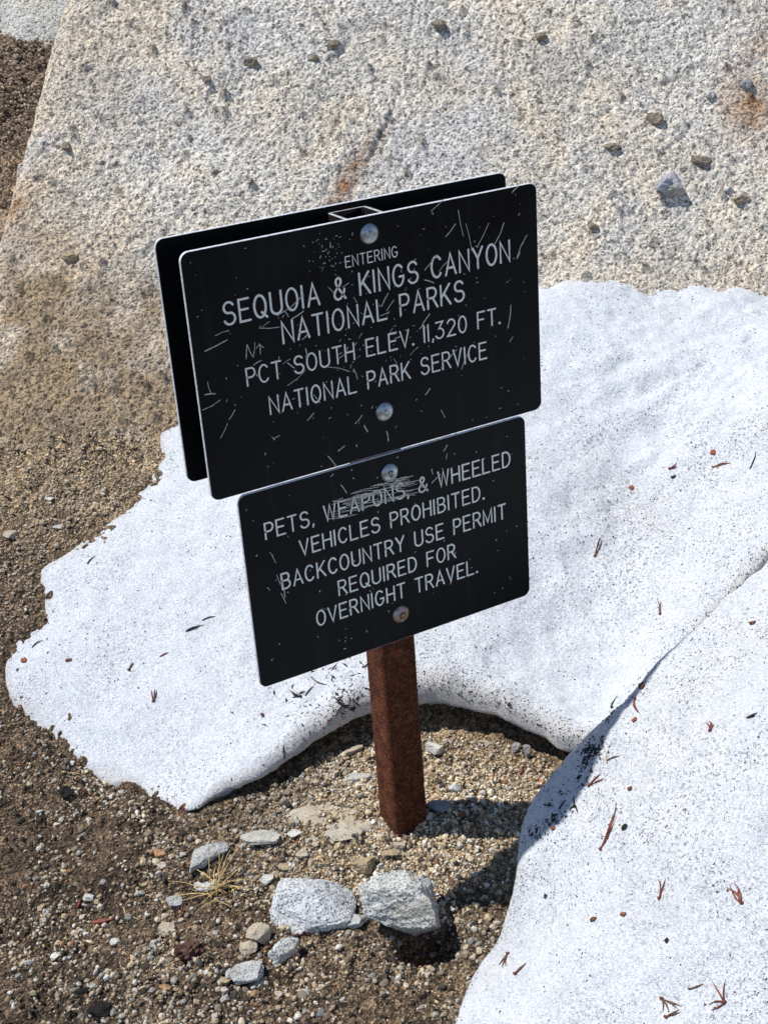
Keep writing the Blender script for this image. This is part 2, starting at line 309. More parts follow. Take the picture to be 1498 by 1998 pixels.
SCRATCHES = [(-0.2, 0.7555, -0.1833, 0.7577), (-0.2141, 0.7411, -0.187, 0.7479), (-0.1144, 0.7646, -0.1107, 0.7579), (-0.1242, 0.762, -0.0899, 0.7789), (-0.1066, 0.7546, -0.0919, 0.7604), (-0.1473, 0.7528, -0.1232, 0.7487), (-0.1435, 0.7531, -0.1342, 0.7576), (-0.1177, 0.7054, -0.1102, 0.6976), (-0.1235, 0.7055, -0.1141, 0.7094), (-0.1206, 0.6791, -0.0964, 0.6919), (-0.0677, 0.6889, -0.0406, 0.677), (-0.0938, 0.717, -0.0925, 0.7045), (-0.0318, 0.7067, -0.0282, 0.7096), (-0.159, 0.7125, -0.1492, 0.7157), (0.0985, 0.8098, 0.1126, 0.8223), (0.1409, 0.7897, 0.1587, 0.8152), (0.1663, 0.7893, 0.1797, 0.8115), (0.1972, 0.7667, 0.2115, 0.7903), (0.2059, 0.7813, 0.213, 0.7913), (0.1964, 0.7649, 0.2019, 0.7721), (0.1927, 0.8452, 0.2017, 0.8509), (0.0804, 0.8428, 0.0991, 0.8538), (0.0677, 0.7762, 0.0854, 0.791), (0.087, 0.7706, 0.0989, 0.7805), (0.0669, 0.7647, 0.0792, 0.7586), (0.0074, 0.745, 0.0174, 0.7588), (0.0138, 0.7388, 0.0242, 0.7495), (0.0052, 0.7344, 0.0177, 0.7367), (0.0413, 0.6789, 0.0531, 0.6864), (0.1805, 0.6815, 0.1861, 0.7096), (0.1821, 0.6635, 0.1876, 0.6695), (-0.0396, 0.6116, -0.0292, 0.62), (-0.0276, 0.6066, -0.0235, 0.5977), (0.0021, 0.5911, 0.0032, 0.5788), (-0.2092, 0.6376, -0.1985, 0.6528), (-0.196, 0.6571, -0.188, 0.6661), (-0.1454, 0.6203, -0.1374, 0.6221), (-0.1465, 0.6225, -0.1437, 0.6186), (-0.0782, 0.5806, -0.0688, 0.5649), (-0.0642, 0.5835, -0.0556, 0.5877), (-0.0774, 0.554, -0.0737, 0.5564), (-0.0649, 0.5399, -0.0584, 0.5273), (-0.1654, 0.4806, -0.1598, 0.4652), (-0.1602, 0.4489, -0.157, 0.4354), (-0.1576, 0.4237, -0.1525, 0.408), (-0.1537, 0.4343, -0.1529, 0.4166), (0.0797, 0.5451, 0.0853, 0.5519), (0.0827, 0.534, 0.0846, 0.5404), (0.0601, 0.5076, 0.0726, 0.5153), (0.0613, 0.526, 0.0623, 0.5188), (0.1486, 0.5581, 0.1527, 0.5639), (-0.0251, 0.7139, -0.0206, 0.7191), (-0.0537, 0.6956, -0.0426, 0.6993), (-0.0274, 0.7632, -0.024, 0.7564), (-0.0586, 0.7814, -0.0517, 0.7717), (-0.0406, 0.7778, -0.0324, 0.7809), (-0.0965, 0.7285, -0.0895, 0.733), (-0.0891, 0.6603, -0.0823, 0.6492), (0.059, 0.6243, 0.0652, 0.6306), (0.0793, 0.5994, 0.0845, 0.588), (0.0575, 0.7083, 0.0712, 0.7229), (0.0157, 0.7111, 0.0203, 0.7164), (-0.1001, 0.6315, -0.0914, 0.6382), (-0.2206, 0.6923, -0.2085, 0.6906), (-0.2259, 0.6756, -0.2034, 0.6821), (-0.2157, 0.7061, -0.2133, 0.6917), (0.0947, 0.6616, 0.1055, 0.6708), (0.1114, 0.6446, 0.1212, 0.662), (-0.035, 0.6788, -0.0314, 0.6653), (0.0221, 0.7035, 0.0319, 0.7044), (0.0188, 0.679, 0.0246, 0.6636), (-0.1673, 0.7216, -0.1641, 0.7376), (-0.1641, 0.7376, -0.1586, 0.7214), (-0.1586, 0.7214, -0.1547, 0.7378), (-0.1495, 0.7235, -0.1494, 0.7349), (-0.1537, 0.7305, -0.1494, 0.7349), (-0.1494, 0.7349, -0.145, 0.7297), (0.1267, 0.8203, 0.1335, 0.7862)]
SCRIBBLE = [(-0.06, 0.5119, -0.0383, 0.5098), (-0.0176, 0.5255, -0.0073, 0.5235), (-0.057, 0.5199, -0.0148, 0.517), (0.0044, 0.5155, 0.036, 0.5147), (-0.0183, 0.5046, 0.009, 0.5016), (-0.0127, 0.5257, 0.0225, 0.5229), (-0.0521, 0.5253, -0.0141, 0.5227), (-0.0092, 0.5046, 0.0246, 0.5003), (-0.0439, 0.5057, -0.0196, 0.5021), (0.0098, 0.5256, 0.0245, 0.5257), (0.0186, 0.517, 0.05, 0.5156), (-0.031, 0.5168, -0.0096, 0.5149), (-0.0239, 0.5035, 0.0086, 0.4993), (0.0055, 0.5021, 0.0384, 0.5009), (0.006, 0.5028, 0.0467, 0.4994), (-0.0084, 0.5221, 0.0293, 0.5191), (-0.0539, 0.5244, -0.0165, 0.5198), (-0.0764, 0.5048, -0.0533, 0.5044), (-0.0546, 0.5062, -0.0161, 0.5051), (-0.0187, 0.526, 0.015, 0.5243), (0.0082, 0.5024, 0.0353, 0.4983), (-0.0513, 0.5242, -0.0219, 0.5239), (-0.064, 0.5153, -0.0343, 0.5145), (-0.0814, 0.5029, -0.0618, 0.4996), (0.0112, 0.5183, 0.0368, 0.5164), (-0.0168, 0.5118, 0.0118, 0.5092), (0.0157, 0.5151, 0.0403, 0.5124), (-0.0595, 0.5181, -0.0179, 0.515), (-0.0258, 0.5267, -0.0022, 0.5247), (-0.0831, 0.5094, -0.053, 0.5088), (-0.0183, 0.5151, 0.0143, 0.5133), (-0.0102, 0.5083, 0.0007, 0.5092), (-0.0141, 0.5023, 0.0043, 0.501), (-0.0217, 0.5188, 0.0004, 0.518), (-0.0462, 0.5109, -0.0265, 0.51), (-0.0017, 0.5271, 0.0273, 0.5241), (-0.0516, 0.5204, -0.0155, 0.5188), (-0.0651, 0.5145, -0.0326, 0.5137), (-0.0506, 0.5176, -0.0136, 0.5151), (0.0071, 0.5236, 0.0284, 0.5215), (0.0097, 0.5164, 0.0275, 0.5166), (-0.0282, 0.522, 0.0083, 0.518), (-0.0651, 0.5185, -0.0293, 0.5154), (0.0014, 0.5189, 0.0158, 0.5187), (0.0002, 0.5208, 0.0218, 0.5196), (-0.0404, 0.5159, -0.0002, 0.5144), (-0.0855, 0.5009, -0.0477, 0.4959), (-0.0401, 0.5019, 0.0005, 0.4999), (-0.0063, 0.5058, 0.026, 0.5033), (-0.0541, 0.5173, -0.0368, 0.5177), (-0.022, 0.5197, 0.0149, 0.5189), (0.0113, 0.51, 0.0526, 0.5053), (0.0111, 0.5131, 0.0216, 0.5113), (-0.0664, 0.518, -0.0352, 0.5156), (-0.0422, 0.5021, -0.0122, 0.5005), (-0.0592, 0.5037, -0.034, 0.5006), (-0.0471, 0.5212, -0.02, 0.518), (-0.0676, 0.5053, -0.028, 0.501), (0.0039, 0.5277, 0.0349, 0.5241), (-0.0791, 0.5183, -0.0608, 0.5168), (-0.0402, 0.5143, -0.0047, 0.5137), (-0.0782, 0.522, -0.0644, 0.5227), (0.0188, 0.506, 0.0319, 0.505), (-0.0512, 0.5181, -0.03, 0.5159), (-0.0224, 0.5177, -0.0061, 0.5172), (-0.0721, 0.5112, -0.0392, 0.5092), (-0.0757, 0.5208, -0.0541, 0.5188), (-0.0013, 0.5179, 0.0356, 0.5147), (-0.039, 0.5169, -0.013, 0.5142), (-0.041, 0.5085, -0.0159, 0.5077), (-0.0286, 0.5089, -0.0163, 0.5082), (-0.0408, 0.5037, -0.0, 0.5011), (0.0105, 0.5075, 0.0295, 0.5062), (-0.0728, 0.5046, -0.0418, 0.5006), (-0.0008, 0.5104, 0.0339, 0.5075), (-0.0743, 0.5103, -0.0643, 0.511), (-0.0015, 0.5266, 0.0117, 0.5273), (0.0098, 0.5235, 0.0206, 0.5213), (-0.073, 0.5038, -0.0416, 0.5), (0.0169, 0.5132, 0.0542, 0.5124), (-0.0032, 0.5144, 0.0309, 0.5135), (-0.0061, 0.5032, 0.0061, 0.503), (-0.0259, 0.5055, -0.0078, 0.5054), (-0.0589, 0.5101, -0.0246, 0.5079), (-0.0459, 0.5161, -0.0246, 0.5149), (-0.0762, 0.5125, -0.035, 0.5098), (-0.0046, 0.5235, 0.0284, 0.5201), (-0.0134, 0.5139, 0.0127, 0.5115), (0.0117, 0.5243, 0.025, 0.5224), (0.0131, 0.5147, 0.0381, 0.512)]
FAR_R, FAR_Z = 2.13, .86
# ---------------------------------------------------------------- helpers
COL = scene.collection
rng = np.random.default_rng(7)
random.seed(7)
def tag(o, label=None, cat=None, group=None, kind=None):
    if label: o['label'] = label
    if cat: o['category'] = cat
    if group: o['group'] = group
    if kind: o['kind'] = kind
    return o
def empty(name, loc):
    o = bpy.data.objects.new(name, None); o.empty_display_size = .02; o.location = loc; COL.objects.link(o); return o
def link_mesh(name, me, mats, parent=None):
    for m in (mats if isinstance(mats, (list, tuple)) else [mats]): me.materials.append(m)
    o = bpy.data.objects.new(name, me); COL.objects.link(o)
    if parent: o.parent = parent
    return o
def mesh_np(name, V, Fc, col=None, smooth=True):
    """V (n,3), faces (m,k) of one size; col (n,3) point colour"""
    V = np.ascontiguousarray(V, np.float32); Fc = np.ascontiguousarray(Fc, np.int32)
    me = bpy.data.meshes.new(name); k = Fc.shape[1]
    me.vertices.add(len(V)); me.vertices.foreach_set('co', V.ravel())
    me.loops.add(Fc.size); me.loops.foreach_set('vertex_index', Fc.ravel())
    me.polygons.add(len(Fc)); me.polygons.foreach_set('loop_start', np.arange(len(Fc), dtype=np.int32)*k)
    me.polygons.foreach_set('use_smooth', np.full(len(Fc), smooth))
    me.update(calc_edges=True)
    if col is not None:
        at = me.color_attributes.new('col', 'FLOAT_COLOR', 'POINT')
        at.data.foreach_set('color', np.c_[col, np.ones(len(col))].astype(np.float32).ravel())
    return me
def bm_mesh(name, bm, smooth=False):
    bmesh.ops.recalc_face_normals(bm, faces=bm.faces)
    me = bpy.data.meshes.new(name); bm.to_mesh(me); bm.free()
    for p in me.polygons: p.use_smooth = smooth
    return me
def grid_faces(nx, ny):
    i = np.arange(nx-1)[:, None]*ny + np.arange(ny-1)[None]
    i = i.ravel(); return np.c_[i, i+ny, i+ny+1, i+1]

# ---------------------------------------------------------------- materials
def new_mat(name, rough=.8, spec=.3):
    m = bpy.data.materials.new(name); m.use_nodes = True
    nt = m.node_tree; b = nt.nodes['Principled BSDF']
    b.inputs['Roughness'].default_value = rough; b.inputs['Specular IOR Level'].default_value = spec
    return m, nt, b
def nd(nt, typ, **kw):
    n = nt.nodes.new('ShaderNode'+typ)
    for k, v in kw.items():
        if k in n.inputs: n.inputs[k].default_value = v
        else: setattr(n, k, v)
    return n
def coords(nt, which='Object'):
    return nt.nodes.new('ShaderNodeTexCoord').outputs[which]
def noise_t(nt, vec, scale, detail=4, rough=.55):
    n = nd(nt, 'TexNoise', Scale=scale, Detail=detail, Roughness=rough); nt.links.new(vec, n.inputs['Vector']); return n
def voro(nt, vec, scale, feature='F1'):
    n = nd(nt, 'TexVoronoi', Scale=scale); n.feature = feature; nt.links.new(vec, n.inputs['Vector']); return n
def ramp(nt, fac, stops):
    n = nt.nodes.new('ShaderNodeValToRGB'); e = n.color_ramp.elements
    while len(e) < len(stops): e.new(.5)
    for x, (p, c) in zip(e, stops):
        x.position = p; x.color = (*c, 1) if not isinstance(c, (int, float)) else (c, c, c, 1)
    nt.links.new(fac, n.inputs[0]); return n.outputs[0]
def mix(nt, fac, a, b, mode='MIX'):
    n = nt.nodes.new('ShaderNodeMix'); n.data_type = 'RGBA'; n.blend_type = mode
    for sock, v in ((n.inputs[0], fac), (n.inputs[6], a), (n.inputs[7], b)):
        if isinstance(v, bpy.types.NodeSocket): nt.links.new(v, sock)
        elif isinstance(v, (int, float)): sock.default_value = v
        else: sock.default_value = (*v, 1)
    return n.outputs[2]
def bump(nt, b, height, strength, dist, prev=None):
    n = nd(nt, 'Bump', Strength=strength, Distance=dist); nt.links.new(height, n.inputs['Height'])
    if prev is not None: nt.links.new(prev, n.inputs['Normal'])
    nt.links.new(n.outputs[0], b.inputs['Normal']); return n.outputs[0]

def mat_ground():
    m, nt, b = new_mat('gravelly_soil', .9, .2)
    v = coords(nt); at = nd(nt, 'Attribute', attribute_name='col')
    n1 = noise_t(nt, v, 420, 3, .65); n2 = noise_t(nt, v, 60, 4, .6)
    c = mix(nt, 1.0, at.outputs['Color'], ramp(nt, n1.outputs[0], [(.3, (.35, .33, .31)), (.5, (.95, .95, .95)), (.72, (1.75, 1.68, 1.55))]), 'MULTIPLY')
    c = mix(nt, .7, c, ramp(nt, n2.outputs[0], [(.35, (.7, .68, .66)), (.65, (1.25, 1.2, 1.12))]), 'MULTIPLY')
    vo = voro(nt, v, 260); vb = voro(nt, v, 420)
    c = mix(nt, .85, c, ramp(nt, vo.outputs['Color'], [(.15, (.30, .29, .28)), (.5, (.85, .84, .82)), (.85, (2.0, 1.92, 1.78))]), 'MULTIPLY')
    c = mix(nt, .6, c, ramp(nt, vb.outputs['Color'], [(.2, (.5, .49, .48)), (.8, (1.6, 1.56, 1.5))]), 'MULTIPLY')
    nt.links.new(c, b.inputs['Base Color'])
    p = bump(nt, b, n1.outputs[0], .8, .003); bump(nt, b, vo.outputs['Distance'], 1.0, .004, p)
    return m
def mat_grain():
    m, nt, b = new_mat('grit', .8, .3)
    at = nd(nt, 'Attribute', attribute_name='col'); v = coords(nt); n = noise_t(nt, v, 500, 2)
    c = mix(nt, .8, at.outputs['Color'], ramp(nt, n.outputs[0], [(.35, (.6, .58, .56)), (.65, (1.3, 1.28, 1.22))]), 'MULTIPLY')
    nt.links.new(c, b.inputs['Base Color']); return m
def mat_rockface():
    m, nt, b = new_mat('weathered_granite', .85, .25)
    v = coords(nt); at = nd(nt, 'Attribute', attribute_name='col')
    n1 = noise_t(nt, v, 190, 4, .75); n2 = noise_t(nt, v, 95, 3, .6); n3 = noise_t(nt, v, 9, 4, .6)
    c = mix(nt, 1.0, at.outputs['Color'], ramp(nt, n1.outputs[0], [(.34, (.13, .125, .125)), (.46, (.92, .92, .92)), (.66, (1.35, 1.33, 1.29))]), 'MULTIPLY')
    c = mix(nt, .8, c, ramp(nt, n2.outputs[0], [(.36, (.36, .35, .345)), (.48, (1, 1, 1)), (.7, (1.15, 1.15, 1.14))]), 'MULTIPLY')
    c = mix(nt, .6, c, ramp(nt, n3.outputs[0], [(.34, (.80, .805, .83)), (.5, (1, .99, .97)), (.66, (1.18, 1.08, .93))]), 'MULTIPLY')
    nt.links.new(c, b.inputs['Base Color'])
    p = bump(nt, b, n2.outputs[0], 1.0, .009); bump(nt, b, n1.outputs[0], .9, .0035, p)
    return m
def mat_snow():
    m, nt, b = new_mat('old_granular_snow', .5, .7)
    v = coords(nt); at = nd(nt, 'Attribute', attribute_name='col')
    dirty = at.outputs['Color']
    n1 = noise_t(nt, v, 240, 3, .7); n2 = noise_t(nt, v, 34, 4, .6); vo = voro(nt, v, 260); vs_ = voro(nt, v, 190)
    base = ramp(nt, n2.outputs[0], [(.3, (.64, .675, .72)), (.7, (.75, .775, .81))])
    n5 = noise_t(nt, v, 430, 2, .7)
    base = mix(nt, 1.0, base, ramp(nt, n5.outputs[0], [(.30, (.90, .905, .92)), (.46, (1.0, 1.0, 1.01)), (.58, (1.03, 1.03, 1.03)), (.68, (1.18, 1.17, 1.15))]), 'MULTIPLY')
    speck = ramp(nt, n1.outputs[0], [(.54, 0.), (.64, 1.)])
    sep = nd(nt, 'SeparateColor'); nt.links.new(dirty, sep.inputs[0])
    mu = nd(nt, 'Math', operation='MULTIPLY'); nt.links.new(speck, mu.inputs[0]); nt.links.new(sep.outputs[0], mu.inputs[1])
    c = mix(nt, mu.outputs[0], base, (.13, .115, .10))
    mu2 = nd(nt, 'Math', operation='MULTIPLY'); mu2.inputs[1].default_value = .40; nt.links.new(sep.outputs[1], mu2.inputs[0])
    c = mix(nt, mu2.outputs[0], c, (.42, .37, .30))
    nt.links.new(c, b.inputs['Base Color'])
    n4 = noise_t(nt, v, 620, 2, .7); p = bump(nt, b, vo.outputs['Distance'], .18, .003); p = bump(nt, b, n1.outputs[0], .55, .0035, p); p = bump(nt, b, n4.outputs[0], .9, .0026, p)
    vc = voro(nt, v, 420)
    sub = nd(nt, 'VectorMath', operation='SUBTRACT'); nt.links.new(vc.outputs['Color'], sub.inputs[0]); sub.inputs[1].default_value = (.5, .5, .5)
    scl = nd(nt, 'VectorMath', operation='SCALE'); nt.links.new(sub.outputs[0], scl.inputs[0]); scl.inputs['Scale'].default_value = .44
    add = nd(nt, 'VectorMath', operation='ADD'); nt.links.new(p, add.inputs[0]); nt.links.new(scl.outputs[0], add.inputs[1])
    nrm = nd(nt, 'VectorMath', operation='NORMALIZE'); nt.links.new(add.outputs[0], nrm.inputs[0])
    nt.links.new(nrm.outputs[0], b.inputs['Normal'])
    rr = ramp(nt, vs_.outputs['Color'], [(.0, (.55, .55, .55)), (.6, (.45, .45, .45)), (.85, (.14, .14, .14))])
    nt.links.new(rr, b.inputs['Roughness'])
    b.inputs['Subsurface Weight'].default_value = .0
    return m
def mat_plain(name, c, rough=.7, spec=.3, metal=0., var=.25, scale=120, bstr=.0):
    m, nt, b = new_mat(name, rough, spec); b.inputs['Metallic'].default_value = metal
    v = coords(nt); n = noise_t(nt, v, scale, 4, .6)
    lo = [x*(1-var) for x in c]; hi = [min(1, x*(1+var)) for x in c]
    nt.links.new(ramp(nt, n.outputs[0], [(.32, lo), (.68, hi)]), b.inputs['Base Color'])
    if bstr: bump(nt, b, n.outputs[0], bstr, .003)
    return m
def mat_stone(name, c, dark, speck=.5, warm=None):
    m, nt, b = new_mat('stone_'+name, .85, .25)
    v = coords(nt); n1 = noise_t(nt, v, 330, 3, .7); n2 = noise_t(nt, v, 60, 4, .6); vo = voro(nt, v, 260)
    base = ramp(nt, n2.outputs[0], [(.3, [x*.78 for x in c]), (.7, [min(.85, x*1.15) for x in c])])
    f = ramp(nt, n1.outputs[0], [(.36, speck), (.52, 0.)])
    base = mix(nt, f, base, dark)
    if warm:
        n3 = noise_t(nt, v, 24, 3); base = mix(nt, ramp(nt, n3.outputs[0], [(.5, 0.), (.7, .7)]), base, warm)
    nt.links.new(base, b.inputs['Base Color'])
    p = bump(nt, b, n1.outputs[0], .8, .0025); bump(nt, b, n2.outputs[0], .7, .008, p)
    return m
def mat_rust():
    m, nt, b = new_mat('rusted_steel', .88, .25)
    v = coords(nt); n1 = noise_t(nt, v, 330, 3, .7); n2 = noise_t(nt, v, 38, 4, .6)
    c = ramp(nt, n1.outputs[0], [(.3, (.022, .007, .005)), (.46, (.09, .026, .012)), (.6, (.19, .058, .022)), (.75, (.32, .12, .052))])
    c = mix(nt, .7, c, ramp(nt, n2.outputs[0], [(.36, (.28, .25, .25)), (.62, (1.2, 1.12, 1.0))]), 'MULTIPLY')
    nt.links.new(c, b.inputs['Base Color'])
    p = bump(nt, b, n1.outputs[0], 1.0, .0032); bump(nt, b, n2.outputs[0], .4, .004, p); return m
def mat_plate():
    m, nt, b = new_mat('black_coated_panel', .42, .13)
    v = coords(nt); n1 = noise_t(nt, v, 9, 5, .65); n2 = noise_t(nt, v, 300, 3, .7)
    mp = nd(nt, 'Mapping'); mp.inputs['Scale'].default_value = (60, 60, 5); nt.links.new(v, mp.inputs[0])
    n3 = noise_t(nt, mp.outputs[0], 1.0, 3, .6)
    c = ramp(nt, n1.outputs[0], [(.35, (.0022, .0023, .0034)), (.62, (.0048, .0052, .0072)), (.8, (.010, .0108, .013))])
    c = mix(nt, ramp(nt, n3.outputs[0], [(.55, 0.), (.75, .5)]), c, (.014, .0145, .017))
    c = mix(nt, ramp(nt, n2.outputs[0], [(.70, 0.), (.80, .5)]), c, (.07, .068, .062))
    nt.links.new(c, b.inputs['Base Color'])
    rr = ramp(nt, n1.outputs[0], [(.3, (.36, .36, .36)), (.7, (.55, .55, .55))]); nt.links.new(rr, b.inputs['Roughness'])
    return m
def mat_zinc(name, rusty):
    m, nt, b = new_mat(name, .38, .5)
    v = coords(nt); n = noise_t(nt, v, 180, 4, .65); n2 = noise_t(nt, v, 70, 3)
    c = ramp(nt, n.outputs[0], [(.3, (.22, .24, .25)), (.6, (.55, .58, .60))])
    c = mix(nt, ramp(nt, n2.outputs[0], [(.62-.3*rusty, 0.), (.75-.2*rusty, .25+.6*rusty)]), c, (.26, .12, .05))
    nt.links.new(c, b.inputs['Base Color']); b.inputs['Metallic'].default_value = .75-.45*rusty
    bump(nt, b, n.outputs[0], .4, .0012); return m

M_GROUND, M_GRAIN, M_ROCK, M_SNOW = mat_ground(), mat_grain(), mat_rockface(), mat_snow()
M_RUST, M_PLATE = mat_rust(), mat_plate()
M_TUBEIN = mat_plain('black_tube_inside', (.008, .007, .007), .9, .05, 0, .4, 80)  # plain black for the tube's inner faces and the post's uppermost stretch
M_RIM = mat_plain('worn_tube_rim', (.42, .41, .40), .7, .3, 0, .4, 200)
M_EDGE = mat_plain('bare_panel_edge', (.66, .68, .71), .5, .4, 0, .3, 300)
M_BACKPLATE = mat_plain('black_panel_back', (.0042, .0042, .005), .6, .12, 0, .3, 40)
M_LETTER = mat_plain('engraved_letter_paint', (.88, .86, .79), .8, .2, 0, .10, 420)
M_SCRATCH = mat_plain('scratch_to_bare_layer', (.55, .54, .48), .75, .2, 0, .5, 500)
M_ZINC, M_ZINCRUST = mat_zinc('zinc_bolt', 0.), mat_zinc('rusty_bolt', 1.)
STONE = {
 'grey': mat_stone('grey', (.62, .64, .65), (.08, .09, .10), .95),
 'greygreen': mat_stone('greygreen', (.60, .605, .575), (.06, .07, .07), .95, (.34, .31, .23)),
 'greywhite': mat_stone('greywhite', (.47, .475, .46), (.12, .12, .12), .8),
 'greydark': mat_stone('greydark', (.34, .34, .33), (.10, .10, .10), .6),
 'greyblue': mat_stone('greyblue', (.42, .43, .46), (.20, .20, .22), .5, (.30, .20, .09)),
 'white': mat_stone('white', (.60, .59, .55), (.28, .26, .23), .5),
 'quartz': mat_stone('quartz', (.47, .46, .41), (.28, .27, .23), .5),
 'creamstone': mat_stone('cream', (.50, .43, .33), (.20, .16, .11), .6),
 'tan': mat_stone('tan', (.42, .33, .21), (.16, .11, .06), .5),
 'rustpebble': mat_stone('rust', (.42, .24, .13), (.18, .08, .04), .5),
 'crust': mat_stone('crust', (.50, .43, .32), (.22, .17, .11), .6, (.44, .42, .37)),
 'brownstone': mat_stone('brown', (.30, .25, .19), (.08, .06, .045), .7),
}
M_NEEDLE = {'red': mat_plain('red_needle', (.17, .045, .025), .6, .3, 0, .4, 90), 'brown': mat_plain('brown_needle', (.13, .065, .04), .6, .3, 0, .4, 90),
            'dark': mat_plain('dark_needle', (.022, .014, .011), .7, .2, 0, .4, 90), 'tan': mat_plain('straw', (.42, .31, .16), .7, .3, 0, .3, 90)}
M_BUD2 = mat_plain('bud_scale_brown', (.13, .05, .026), .6, .3, 0, .6, 300)
M_BUD = mat_plain('bud_scale', (.26, .075, .03), .6, .3, 0, .5, 260)
M_DEBRIS = mat_plain('dark_litter', (.035, .027, .021), .8, .2, 0, .6, 60)
M_GRASS = mat_plain('dry_grass', (.60, .44, .19), .7, .3, 0, .35, 60)
M_CONE = mat_plain('cone_scale', (.075, .034, .024), .7, .3, 0, .5, 150)
M_BARK = mat_plain('charred_bark', (.014, .012, .011), .8, .2, 0, .6, 200, .8)

# ---------------------------------------------------------------- ground
snow_poly, bank_poly = smooth_outline(SNOW_OUTLINE), smooth_outline(BANK_OUTLINE)
snow_depth, bank_top = Thin(SNOW_DEPTH), Thin(BANK_TOP)
def axis(lo, hi, step, far):
    a = np.arange(lo, hi, step); s = step; left, right = [lo], [hi]
    while right[-1] < far: s *= 1.6; right.append(right[-1]+s)
    s = step
    while left[-1] > -far: s *= 1.6; left.append(left[-1]-s)
    return np.r_[left[1:][::-1], a, right]
def far_fade(q, r): return 1-sstep(2.0, 4.0, np.hypot(q, r-.3))
gq, gr = axis(-.92, .36, .0026, 40), np.r_[axis(-.42, .55, .0026, 40)]
gr = np.r_[gr[gr < .55], np.arange(.55, .95, .0045), np.arange(.955, 2.25, .008), gr[gr > 2.26]]
Q, R_ = np.meshgrid(gq, gr, indexing='ij')
cap = lambda z: 4*np.tanh(z/4)
Z = cap(np.where(far_fade(Q, R_) > 0, ground_full(Q, R_), ground_base(Q, R_)))
X, Y = to_xy(Q, R_)
# soil colour: moist brown, dry sand on the mound round the post, dark humus at the lower left
dry = sstep(.30, .06, np.hypot((Q-.02)/1.1, R_-.02)) + .5*sstep(.12, .0, np.hypot((Q-.12), R_+.25))
dry = np.clip(dry*(.75+.6*fbm(Q, R_, .06, 3, 91)), 0, 1)
up = sstep(.45, .75, R_)
hum = sstep(.05, .4, fbm(Q, R_, .12, 3, 97)+.25*sstep(-.05, -.3, R_)-.1)
n = fbm(Q, R_, .02, 3, 99)
soil = np.array([.15, .115, .084]); sand = np.array([.42, .34, .235]); humus = np.array([.045, .035, .029]); slope = np.array([.41, .335, .24])
C3 = soil*(1-dry)[..., None] + sand*dry[..., None]
C3 = C3*(1-up*.8)[..., None] + slope*(up*.8)[..., None]
C3 = C3*(1-.6*hum*(1-dry))[..., None] + humus*(.6*hum*(1-dry))[..., None]
dk = np.clip(1.3*fbm(Q, R_, .06, 4, 94)-.15, 0, .75)*sstep(.2, .4, R_)
C3 = C3*(1-dk)[..., None] + np.array([.09, .07, .052])*dk[..., None]
C3 = C3*(1+.35*n)[..., None]
beyond = sstep(1.0, 1.3, R_)
C3 = C3*(1-beyond)[..., None] + np.array([.25, .195, .15])*beyond[..., None]*np.clip(1+.7*fbm(Q, R_, .035, 3, 98)-.45*sstep(1.55, 1.9, R_)+.5*sstep(1.6, 1.4, R_), .2, 2)[..., None]
me = mesh_np('ground', np.stack([X.ravel(), Y.ravel(), Z.ravel()], 1), grid_faces(*Q.shape)[:, ::1], np.clip(C3.reshape(-1, 3), .01, .8))
ground = tag(link_mesh('ground', me, M_GROUND), 'brown gravelly soil around the post and up the left slope', kind='structure')

# ---------------------------------------------------------------- boulders
def boulder(name, qs, rs, fn, colour):
    Q, R_ = np.meshgrid(qs, rs, indexing='ij'); Z = fn(Q, R_); X, Y = to_xy(Q, R_)
    me = mesh_np(name, np.stack([X.ravel(), Y.ravel(), Z.ravel()], 1), grid_faces(*Q.shape), np.clip(colour(Q, R_).reshape(-1, 3), .01, .8))
    return link_mesh(name, me, M_ROCK)
def stain(q, r, spots, seed):
    s = 0
    for q0, r0, a, b, ang, amt in spots:
        c, d = math.cos(ang), math.sin(ang); u, v = (q-q0)*c+(r-r0)*d, -(q-q0)*d+(r-r0)*c
        s = np.maximum(s, amt*np.exp(-(u/a)**2-(v/b)**2))
    return np.clip(s*(1+.9*fbm(q, r*1.5, .02, 3, seed)), 0, 1)
def rock_colour(q, r):
    t = r*1.5
    pale = np.array([.81, .78, .725]); beige = np.array([.75, .655, .53]); cool = np.array([.70, .71, .74]); brown = np.array([.43, .33, .22])
    w = np.clip(.45+.7*fbm(q, t, .25, 3, 101)+.5*sstep(1.05, .85, r)+.35*sstep(-.35, -.6, q), 0, 1)[..., None]
    c = pale*(1-w)+beige*w
    k = np.clip(.9*fbm(q, t, .14, 3, 103)-.05, 0, .7)[..., None]*sstep(.9, 1.1, r)[..., None]
    c = c*(1-k)+cool*k
    low = (sstep(.93, .85, r)*sstep(.1, -.25, q)*.6 + (sstep(1.14, .86, r)*sstep(.05, -.38, q)*.9+.6*sstep(-.50, -.62, q)*sstep(1.2, 1.0, r))*(.75+1.1*fbm(q, t, .05, 3, 107)))[..., None].clip(0, 1)
    c = c*(1-low)+brown*low
    s = stain(q, r, [(-.012, 1.105, .060, .016, .8, .85), (.765, 1.175, .055, .05, .6, .75), (.80, 1.24, .05, .03, .5, .4), (-.66, 1.12, .03, .03, 0, .6), (.05, 1.15, .05, .008, .75, .25)], 109)[..., None]
    c = c*(1-s)+np.array([.42, .235, .125])*s
    d3, n3 = cells(q, t*1.2, .062, 79); kn = ((n3 > .74)*np.clip(1.1-d3/.17, 0, 1)*.75)[..., None]
    c = c*(1-kn)+np.array([.22, .18, .13])*kn
    d, n = cells(q, t, .03, 113); dark = ((n > .86)*np.clip(1-d/.35, 0, 1)*.75)[..., None]
    return c*(1-dark)+np.array([.13, .11, .09])*dark
